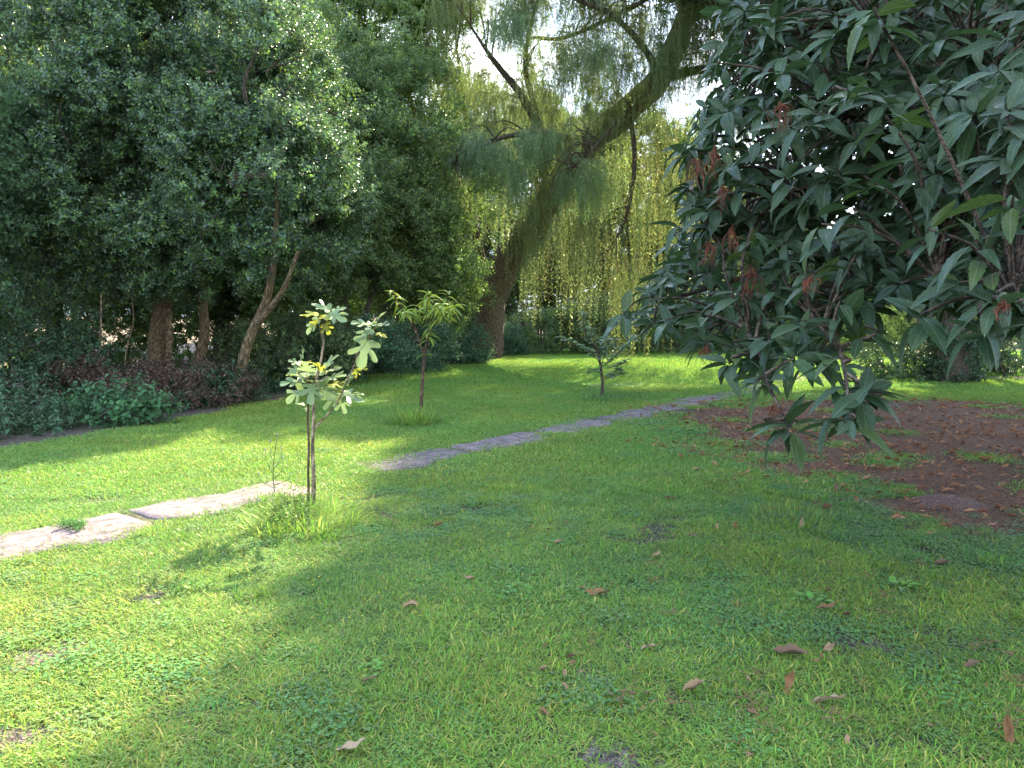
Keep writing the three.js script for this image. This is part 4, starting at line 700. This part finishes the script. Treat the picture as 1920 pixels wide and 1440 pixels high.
// ------------------------------------------------------------------ peach sapling
{
  const b = onGround(G(790, 778)), D = -b.z, t = thing('peach_sapling', 'young peach tree with curled yellow-green leaves standing in long grass', 'sapling', b);
  part(t, 'trunk', tube([b.clone().setY(-0.03), ...TR([[790, 750, D], [792, 720, D], [794, 690, D], [796, 668, D]])], [0.032, 0.028, 0.026, 0.024, 0.022], 8, 20, new MB(), 0.3).geo(), MAT.peachBark);
  const shoots = [];
  const br = (l, r0, leaves) => { const pts = TR(l); part(t, 'branch', tube(pts, [r0, r0 * 0.75, r0 * 0.5, 0.004], 6, 16).geo(), MAT.peachBark); if (leaves) shoots.push([new THREE.CatmullRomCurve3(pts, false, 'centripetal'), leaves]); };
  br([[796, 670, D], [788, 645, D], [780, 618, D], [773, 600, D]], 0.02, 0); br([[780, 620, D], [768, 598, D], [755, 578, D], [742, 560, D + 0.1], [737, 545, D + 0.1]], 0.014, 26);
  br([[774, 602, D], [776, 588, D - 0.2], [784, 572, D - 0.3]], 0.011, 16); br([[796, 668, D], [800, 640, D], [806, 615, D], [812, 590, D], [816, 570, D]], 0.018, 24); br([[806, 615, D], [800, 590, D - 0.2], [802, 565, D - 0.3], [806, 550, D - 0.3]], 0.012, 26);
  br([[806, 612, D], [822, 592, D + 0.2], [835, 570, D + 0.2], [840, 548, D + 0.2]], 0.012, 26); br([[808, 608, D], [826, 598, D - 0.3], [845, 582, D - 0.4], [855, 572, D - 0.4]], 0.011, 24); br([[798, 650, D], [803, 635, D - 0.2], [808, 622, D - 0.3]], 0.008, 8); br([[812, 595, D], [820, 582, D - 0.4], [826, 570, D - 0.5]], 0.009, 20); br([[788, 640, D], [776, 636, D], [766, 625, D]], 0.006, 0); br([[797, 668, D], [808, 655, D], [818, 642, D]], 0.006, 0); br([[796, 672, D], [800, 664, D - 0.1], [804, 662, D - 0.15]], 0.005, 3);
  br([[812, 592, D], [808, 580, D + 0.4], [805, 565, D + 0.5]], 0.009, 18); br([[770, 598, D], [764, 590, D - 0.3], [758, 585, D - 0.4]], 0.008, 12);
  const geos = [0, 1, 2, 3].map(() => { const mb = new MB(); leaf(mb, V(0, 0, 0), V(0, 0, 1), UP, 1, 0.24, { seg: 7, fold: 0.3, curl: rr(0.4, 0.75), c: [1, 1, 1] }); return mb.geo(); });
  const ms = [MAT.peach, MAT.peach, leafMat(0.32, 0.38, 0.04, 0.5, 0.3), leafMat(0.18, 0.28, 0.05, 0.45, 0.35)]; let k = 0;
  for (const [c, n] of shoots) for (let i = 0; i < n; i++) {
    const f = 0.3 + 0.7 * ((i + rnd() * 0.6) / n), p = c.getPoint(Math.min(1, f)), a = i * 2.4 + rnd() * 0.6, dir = V(Math.cos(a), rr(-0.55, 0.5) + (f > 0.9 ? 0.4 : 0), Math.sin(a)).normalize(), m = new THREE.Mesh(pick(geos), pick(ms));
    m.name = k ? `leaf_${String(k).padStart(3, '0')}` : 'leaf'; k++; m.quaternion.copy(facing(dir, V(gauss() * 0.3 + Math.cos(a) * 0.4, 1, gauss() * 0.3 + Math.sin(a) * 0.4))); m.scale.setScalar(rr(0.15, 0.23)); m.position.copy(p).sub(b); m.castShadow = m.receiveShadow = true; t.add(m);
  }
}
// ------------------------------------------------------------------ small apple tree
{
  const b = onGround(G(1129, 747)), D = -b.z, t = thing('apple_sapling', 'small bushy apple tree with grey-green leaves beyond the path', 'sapling', b);
  part(t, 'trunk', tube([b.clone().setY(-0.03), ...TR([[1130, 720, D], [1128, 700, D], [1124, 675, D], [1118, 650, D]])], [0.035, 0.03, 0.026, 0.022, 0.016], 8, 20, new MB(), 0.3).geo(), MAT.greyBark);
  const geos = [0, 1, 2].map(() => { const mb = new MB(); leaf(mb, V(0, 0, 0), V(0, 0, 1), UP, 1, rr(0.5, 0.62), { seg: 5, fold: 0.25, curl: rr(0.1, 0.4), c: [1, 1, 1] }); return mb.geo(); }), ms = [MAT.apple, MAT.apple, leafMat(0.13, 0.2, 0.1, 0.38, 0.4), leafMat(0.24, 0.28, 0.05, 0.45, 0.2)];
  let k = 0;
  const shoot = (l, r, n, lo = 0.25) => {
    const pts = TR(l), c = new THREE.CatmullRomCurve3(pts, false, 'centripetal'); part(t, 'branch', tube(pts, [r, r * 0.6, 0.004], 5, 12).geo(), MAT.greyBark);
    for (let i = 0; i < n; i++) { const f = lo + (1 - lo) * ((i + rnd() * 0.5) / n), p = c.getPoint(Math.min(1, f)), a = i * 2.4 + rnd(), dir = V(Math.cos(a), rr(-0.1, 0.7), Math.sin(a)), m = new THREE.Mesh(pick(geos), k % 9 ? pick(ms.slice(0, 3)) : ms[3]);
      m.name = k ? `leaf_${String(k).padStart(3, '0')}` : 'leaf'; k++; m.quaternion.copy(facing(dir, V(gauss() * 0.5, 1, gauss() * 0.5))); m.scale.setScalar(rr(0.1, 0.155)); m.position.copy(p).sub(b); m.castShadow = m.receiveShadow = true; t.add(m); }
  };
  shoot([[1120, 655, D], [1098, 625, D - 0.1], [1093, 585, D - 0.1]], 0.014, 34); shoot([[1122, 665, D], [1085, 648, D - 0.2], [1048, 632, D - 0.2]], 0.012, 24); shoot([[1122, 660, D], [1110, 630, D + 0.2], [1108, 615, D + 0.3]], 0.011, 20); shoot([[1126, 690, D], [1150, 672, D], [1190, 630, D + 0.1]], 0.014, 30); shoot([[1150, 672, D], [1172, 650, D - 0.3], [1200, 628, D - 0.3]], 0.01, 22); shoot([[1126, 690, D], [1136, 655, D - 0.2], [1138, 635, D - 0.3]], 0.011, 22); shoot([[1138, 680, D], [1155, 655, D + 0.3], [1150, 632, D + 0.3]], 0.01, 18); shoot([[1130, 715, D], [1146, 704, D], [1160, 690, D]], 0.009, 18); shoot([[1127, 685, D], [1112, 664, D - 0.3], [1098, 652, D - 0.4]], 0.009, 18); shoot([[1138, 690, D], [1160, 685, D - 0.3], [1175, 675, D - 0.3]], 0.008, 20); shoot([[1125, 672, D], [1130, 650, D + 0.4], [1122, 632, D + 0.4]], 0.009, 18); shoot([[1128, 702, D], [1115, 695, D - 0.1], [1104, 700, D - 0.2]], 0.006, 9); shoot([[1150, 680, D], [1165, 700, D], [1160, 704, D + 0.1]], 0.006, 12);
}
// ------------------------------------------------------------------ tall grass and weeds round the saplings, thistle, nettles
function tuft(name, label, base, n, L, W, R, mat, category = 'grass tuft') {
  const b = onGround(base), t = thing(name, label, category, b), mb = new MB();
  for (let k = 0; k < n; k++) { const a = rnd() * 6.28, r = R * Math.sqrt(rnd()), l = L * rr(0.3, 1.15), ln = rr(0.1, 1.3), g = rr(0.6, 1.35), p = b.clone().add(V(Math.cos(a) * r, -0.01, Math.sin(a) * r)), h = a + gauss(); leaf(mb, p, V(Math.cos(h) * ln, 1, Math.sin(h) * ln), V(-Math.cos(h), ln, -Math.sin(h)), l, W, { seg: 4, fold: 0.1, curl: rr(-0.5, -0.1) * -1, c: rnd() < 0.3 ? [1.9 * g, 1.2 * g, 1.9 * g] : [g * 1.05, g, g] }); }
  const m = part(t, 'blades', mb.geo(), mat, true); return t;
}
{
  const t = tuft('grass_tuft', 'long bright grass growing round the foot of the peach sapling', G(775, 795), 520, 0.34, 0.011, 0.36, MAT.grass);
  for (const [px, y0, y1] of [[755, 790, 742], [747, 790, 758], [809, 785, 758]]) { const D = -t.position.z, mb = new MB(), a = P(px + 2, y0, D), e = P(px, y1, D); tube([a, a.clone().lerp(e, 0.5), e], [0.003, 0.003, 0.002], 4, 0, { v: (q) => mb.v(q, 0, 0, [1.8, 1.2, 1.2]), t: (x, y, z) => mb.t(x, y, z) }); for (let k = 0; k < 16; k++) leaf(mb, e.clone().add(V(0, -0.006 * k, 0)), V(Math.cos(k * 2.4) * 0.4, 1, Math.sin(k * 2.4) * 0.4), V(1, 0, 0.3), 0.03, 0.01, { c: [2.2, 1.4, 1.8] }); part(t, 'seed_head', mb.geo(), MAT.grass); }
  tuft('grass_tuft', 'scruffy clump of grass and weeds round the foot of the fig sapling', G(570, 985), 620, 0.2, 0.007, 0.42, MAT.grass);
  tuft('grass_tuft', 'small dark grass clump at the foot of the small apple tree', G(1118, 752), 200, 0.22, 0.01, 0.3, MAT.weed);
  tuft('grass_tuft', 'dense dark green grass clump beside the bare soil', G(1490, 975), 420, 0.13, 0.006, 0.34, MAT.grass);
  // leafy weeds mixed into the clump at the fig
  const w = thing('leafy_weed', 'leafy weeds with small soft leaves at the fig trunk', 'weed', onGround(G(545, 975))), list = [];
  for (let k = 0; k < 70; k++) { const p = onGround(G(545 + gauss() * 55, 975 + gauss() * 26)); list.push(tint({ p, dir: V(gauss() * 0.4, 1, gauss() * 0.4), s: rr(0.5, 1.0) }, 0.2, [1.5, 1.4, 0.8])); }
  instanced('foliage', makeTwig({ len: 0.2, n: 26, ll: 0.035, lw: 0.014, up: 0.6, side: 3, stem: 0.002 }), MAT.hazel, list, w);
  const w2 = thing('leafy_weed', 'small weed clump growing on the path edge at the left', 'weed', onGround(G(135, 1000)));
  instanced('foliage', makeTwig({ len: 0.07, n: 22, ll: 0.022, lw: 0.012, up: 0.3, side: 3, stem: 0.0015 }), MAT.weed, Array.from({ length: 22 }, () => tint({ p: onGround(G(135 + gauss() * 18, 1000 + gauss() * 6), 0.02), dir: V(gauss() * 0.7, 0.8, gauss() * 0.7), s: rr(0.7, 1.2) })), w2);
  for (const [px, py, s, label] of [[1520, 1130, 1, 'pale rosette of broad weed leaves in the shaded lawn'], [1690, 1105, 1.1, 'light green broad-leaved weed below the bare soil'], [700, 1262, 0.6, 'tiny broad-leaved weed in the shade left of centre']]) {
    const t3 = thing('broad_weed', label, 'weed', onGround(G(px, py))), mb = new MB(); for (let k = 0; k < 16; k++) { const a = k * 2.4, p = t3.position.clone().add(V(gauss() * 0.05, 0.02, gauss() * 0.05)); leaf(mb, p, V(Math.cos(a), rr(0.1, 0.6), Math.sin(a)), V(gauss() * 0.2, 1, gauss() * 0.2), 0.06 * s * rr(0.7, 1.3), 0.035 * s, { seg: 4, c: [1.5, 1.4, 1].map((v) => v * rr(0.85, 1.15)) }); } part(t3, 'foliage', mb.geo(), MAT.weed, true);
  }
  // thistle beside the path
  const tb = onGround(G(515, 930)), D = -tb.z, th = thing('thistle', 'thin branching thistle with faint purple heads beside the path', 'weed', tb);
  const stemM = MAT.hazel, mb = new MB(), put = { v: (q) => mb.v(q, 0, 0, [1.3, 1, 1]), t: (x, y, z) => mb.t(x, y, z) }, tips = [];
  tube([tb.clone(), P(512, 890, D), P(515, 850, D), P(520, 818, D)], [0.005, 0.004, 0.003, 0.002], 5, 10, put); tips.push(P(520, 816, D));
  for (const [a, e] of [[[512, 890], [497, 845]], [[513, 870], [507, 828]], [[512, 900], [530, 860]], [[512, 915], [485, 890]], [[513, 910], [545, 890]], [[513, 880], [528, 842]]]) { const A = P(a[0], a[1], D), E = P(e[0], e[1], D + gauss() * 0.1); tube([A, A.clone().lerp(E, 0.5).add(V((E.x - A.x) * 0.3, 0, 0)), E], [0.003, 0.0025, 0.0015], 4, 6, put); tips.push(E); for (let k = 0; k < 6; k++) leaf(mb, A.clone().lerp(E, rr(0.1, 1)), V(gauss(), 0.4, gauss()), UP, rr(0.02, 0.045), 0.012, { c: [1, 1, 1] }); }
  part(th, 'stem', mb.geo(), stemM);
  tips.forEach((p) => { const hb = new MB(); for (let k = 0; k < 10; k++) { const a = k * 2.4; leaf(hb, p, V(Math.cos(a) * 0.5, 1, Math.sin(a) * 0.5), V(Math.cos(a), 0, Math.sin(a)), 0.018, 0.007, { c: [1, 1, 1] }); } part(th, 'flower_head', hb.geo(), MAT.thistle); });
  // nettles
  const nettleGeo = () => { const m = new MB(); for (let k = 0; k < 9; k++) for (const s of [0, 3.14]) { const y = 0.15 + k * 0.085, a = k * 1.57 + s + gauss() * 0.2; leaf(m, V(0, y, 0), V(Math.cos(a), 0.05, Math.sin(a)), UP, 0.13 * (1 - k * 0.055), 0.07 * (1 - k * 0.05), { seg: 4, fold: 0.2, curl: 0.45, serr: 0.15, c: [1, 1, 1].map((v) => v * rr(0.8, 1.2)) }); } return m.geo(); };
  const stemG = tube([V(0, 0, 0), V(0.02, 0.5, 0), V(0, 0.95, 0.01)], [0.006, 0.005, 0.002], 5, 6).geo(); stemG.setAttribute('color', new THREE.Float32BufferAttribute(new Float32Array(stemG.attributes.position.count * 3).fill(1), 3));
  const ng = [nettleGeo(), nettleGeo(), nettleGeo()];
  for (let k = 0; k < 40; k++) {
    const px = k < 32 ? rr(-60, 110) : rr(180, 240), py = k < 32 ? rr(775, 830) - px * 0.05 : rr(775, 795), b = onGround(G(px, py)), n = thing('nettle', k < 32 ? 'stinging nettle in the thick clump at the left edge below the hedge' : 'stinging nettle in the small clump before the dead brown leaves', 'nettle', b, k < 32 ? 'nettles at the left edge' : 'nettles before the dead leaves');
    const a = new THREE.Mesh(stemG, MAT.nettle), f = new THREE.Mesh(ng[k % 3], MAT.nettle); a.name = 'stem'; f.name = 'leaves'; f.userData.kind = 'stuff'; for (const m of [a, f]) { m.castShadow = m.receiveShadow = true; n.add(m); }
    n.rotation.set(gauss() * 0.14, rnd() * 6.28, gauss() * 0.14); n.scale.setScalar(k < 32 ? rr(0.55, 1.05) : rr(0.35, 0.6));
  }
}
// ------------------------------------------------------------------ soil mound, fallen leaves, litter
{
  const b = onGround(MOUND), t = thing('soil_mound', 'low rounded mound of bare grey-brown soil under the overhanging leaves', 'mound', b), mb = new MB(), n = 24, m = 9;
  for (let j = 0; j <= m; j++) for (let i = 0; i <= n; i++) { const a = (i / n) * 6.2832, r = (j / m), ii = i % n, aa = (ii / n) * 6.2832, q = 1 + 0.25 * fbm(Math.cos(aa) * 1.3, 2, Math.sin(aa) * 1.3, 3), x = b.x + Math.cos(a) * r * 0.36 * q, z = b.z + Math.sin(a) * r * 0.3 * q; mb.v(V(x, height(x, -z) - 0.012 + 0.085 * Math.pow(Math.max(0, Math.cos(r * 1.5708)), 1.3) + 0.01 * fbm(x * 9, 1, z * 9, 3), z), x, z); }
  for (let j = 0; j < m; j++) for (let i = 0; i < n; i++) { const a = j * (n + 1) + i; mb.t(a, a + 1, a + n + 1); mb.t(a + 1, a + n + 2, a + n + 1); }
  const tex = dataTex(256, 256, (u, v) => { const k = 0.75 + 0.4 * tileN(u, v, 40, 2) + 0.4 * tileN(u, v, 110, 7); return [k, k, k]; }); tex.repeat.set(2, 2);
  part(t, 'soil', mb.geo(), new THREE.MeshStandardMaterial({ color: new THREE.Color().setRGB(0.22, 0.135, 0.1), map: tex, bumpMap: tex, bumpScale: 0.01, roughness: 1 }));
  // dry curled leaves, each on its own
  const crumple = (g) => { const p = g.attributes.position, o = rnd() * 40, tw = gauss() * 0.9; for (let i = 0; i < p.count; i++) { let x = p.getX(i), y = p.getY(i), z = p.getZ(i); const a = tw * z, c = Math.cos(a), n = Math.sin(a); [x, y] = [x * c - y * n, x * n + y * c]; p.setXYZ(i, x + 0.1 * noise(z * 3 + o, x * 4, 1), y + 0.16 * noise(z * 4 + o, x * 6, 7), z + 0.04 * noise(z * 3, x * 5 + o, 3)); } g.computeVertexNormals(); return g; };
  const dry = [0, 1, 2, 3, 4].map(() => { const g = new MB(); leaf(g, V(0, 0, -0.5), V(0, 0.05, 1), UP, 1, rr(0.3, 0.42), { seg: 9, fold: rr(0.1, 0.5), curl: rr(-0.3, 0.2), serr: 0.16, petiole: 0.06, c: [1, 1, 1] }); return crumple(g.geo()); });
  const cols = [[0.3, 0.19, 0.1], [0.24, 0.12, 0.05], [0.36, 0.25, 0.145], [0.17, 0.1, 0.06]].map((c) => leafMat(...c, 0.2, 0.1));
  const F = [[1300, 1305, 0.13, 0.4, 'curled tan dry leaf on the shaded grass left of the upright folded one'], [1474, 1300, 0.13, 1.6, 'folded dry leaf standing upright in the shaded foreground grass', 1], [1553, 1326, 0.15, -0.3, 'wide pale dry leaf nearest the bottom, right of the upright folded one'], [1480, 1237, 0.18, -0.6, 'long narrow tan dry leaf lying slanted in the shaded grass'], [1553, 1226, 0.11, 0.9, 'light dry leaf beside the long slanted one'], [1892, 1392, 0.13, 1.4, 'reddish dry leaf near the bottom right corner', 1], [658, 1418, 0.13, 0.2, 'brown dry leaf at the bottom edge left of centre'], [695, 1288, 0.08, 0.4, 'small brown dry leaf in the shade near the shadow edge'], [770, 1146, 0.12, -0.5, 'orange-tan dry leaf just inside the shadow edge left of centre'], [1118, 1122, 0.16, 0.0, 'dark red-brown shrivelled leaf in the middle of the shaded lawn'], [1046, 1028, 0.09, 0.3, 'small tan dry leaf in the middle distance of the shaded lawn'], [1298, 1012, 0.1, 0.2, 'tan dry leaf left of the cluster of curled leaves'], [1345, 994, 0.09, 1.2, 'upright curled dry leaf, left one of the cluster of curled leaves', 1], [1380, 992, 0.09, 1.0, 'upright curled dry leaf, right one of the cluster of curled leaves', 1], [1502, 990, 0.11, 1.2, 'large light dry leaf standing near the dark grass clump', 1], [1765, 1068, 0.13, 0.1, 'tent-shaped dry leaf in the low weeds under the soil mound'], [1230, 1048, 0.08, 0.9, 'small curled dry leaf left of the low weeds'], [1255, 940, 0.11, 0.1, 'flat tan dry leaf in the grass towards the bare soil'], [1305, 886, 0.12, 0.0, 'pale dry leaf furthest out in the grass before the path'], [1568, 922, 0.11, 1.1, 'bright tan dry leaf at the edge of the bare soil', 1], [1625, 906, 0.14, 0.1, 'long tan dry leaf on the bare soil'], [1548, 1152, 0.13, 0.1, 'pale dry leaf in front of the weed rosette'], [1218, 1226, 0.1, 0.3, 'brown dry leaf lying alone left of the long slanted one'], [1820, 1258, 0.1, 0.4, 'dull brown dry leaf at the right near the foreground'], [880, 1095, 0.09, 0.2, 'small orange-brown leaf in the middle shade'], [822, 994, 0.1, 0.7, 'orange dry leaf in the sunlit patch near the bare earth']];
  F.forEach(([px, py, s, rot, label, up], k) => { const m2 = new THREE.Mesh(dry[k % 5], cols[k % 4]); m2.name = numbered('dry_leaf'); m2.userData = { label, category: 'dry leaf', group: 'fallen dry leaves on the lawn' }; const p = onGround(G(px, py)); m2.position.copy(p).setY(p.y + (up ? s * 0.34 : 0.026)); m2.rotation.set(up ? -1.1 : gauss() * 0.15, 1.57 + rot * 0.7, gauss() * 0.4, 'YXZ'); m2.scale.setScalar(s * 0.95); m2.castShadow = m2.receiveShadow = true; scene.add(m2); });
  const lit = [[], []];
  for (let k = 0; k < 4200; k++) { const a = rnd() * 6.28, r = Math.sqrt(rnd()), x = 6 + Math.cos(a) * r * 5.2, d = 9.6 + Math.sin(a) * r * 5.4, s = soilAmount(x, d); if (rnd() > 0.02 + s) continue; const c = pick([[1, 0.9, 0.7], [0.7, 0.5, 0.4], [1.2, 1.15, 1], [0.55, 0.38, 0.28]]); lit[k % 2].push({ p: V(x, height(x, d) + (s > 0.5 ? 0.012 : 0.03), -d), q: new THREE.Quaternion().setFromEuler(new THREE.Euler(gauss() * 0.3, rnd() * 6.28, gauss() * 0.3)), s: rr(0.05, 0.12), c }); }
  for (let k = 0; k < 60; k++) { const p = G(rr(900, 1920), rr(880, 1440)); lit[k % 2].push({ p: onGround(p, 0.02), q: new THREE.Quaternion().setFromEuler(new THREE.Euler(gauss() * 0.3, rnd() * 6.28, gauss() * 0.3)), s: rr(0.03, 0.06), c: pick([[0.8, 0.7, 0.6], [0.5, 0.4, 0.38], [1, 1, 1]]) }); }
  lit.forEach((l, k) => { const o = instanced(numbered('leaf_litter'), dry[k], MAT.dryLeaf, l); o.userData.label = 'small dry leaves and husks scattered over bare soil and lawn'; o.userData.category = 'leaf litter'; });
  // brown twigs and shed catkin strands lying in the grass
  const tw = new MB(); for (let k = 0; k < 6; k++) { const a = rnd() * 6.28, l = rr(0.03, 0.08), p = V(gauss() * 0.03, 0.015 + rnd() * 0.01, gauss() * 0.03); tube([p, p.clone().add(V(Math.cos(a) * l * 0.5, 0.008, Math.sin(a) * l * 0.5)), p.clone().add(V(Math.cos(a + 0.6) * l, 0, Math.sin(a + 0.6) * l))], [0.0011, 0.0014, 0.0008], 4, 4, tw); }
  const tl = []; for (let k = 0; k < 150; k++) { const p = k < 34 ? G(rr(1050, 1920), rr(1000, 1430)) : V(rr(2, 8), 0, -rr(5.5, 11)); tl.push({ p: onGround(p, 0.012), q: new THREE.Quaternion().setFromAxisAngle(UP, rnd() * 6.28), s: rr(0.8, 1.6) }); }
  const o = instanced('catkin_litter', tw.geo(), new THREE.MeshStandardMaterial({ color: new THREE.Color().setRGB(0.19, 0.085, 0.05), roughness: 1 }), tl); o.userData.label = 'shed reddish catkin strands lying in the grass and soil'; o.userData.category = 'litter';
}

let tris = 0, inst = 0; scene.traverse((o) => { if (o.isMesh) { const n = (o.geometry.index?.count ?? 0) / 3; if (o.isInstancedMesh) { inst += o.count; } else tris += n; } });
console.log('triangles', Math.round(tris), 'instances', inst);
renderer.render(scene, camera);
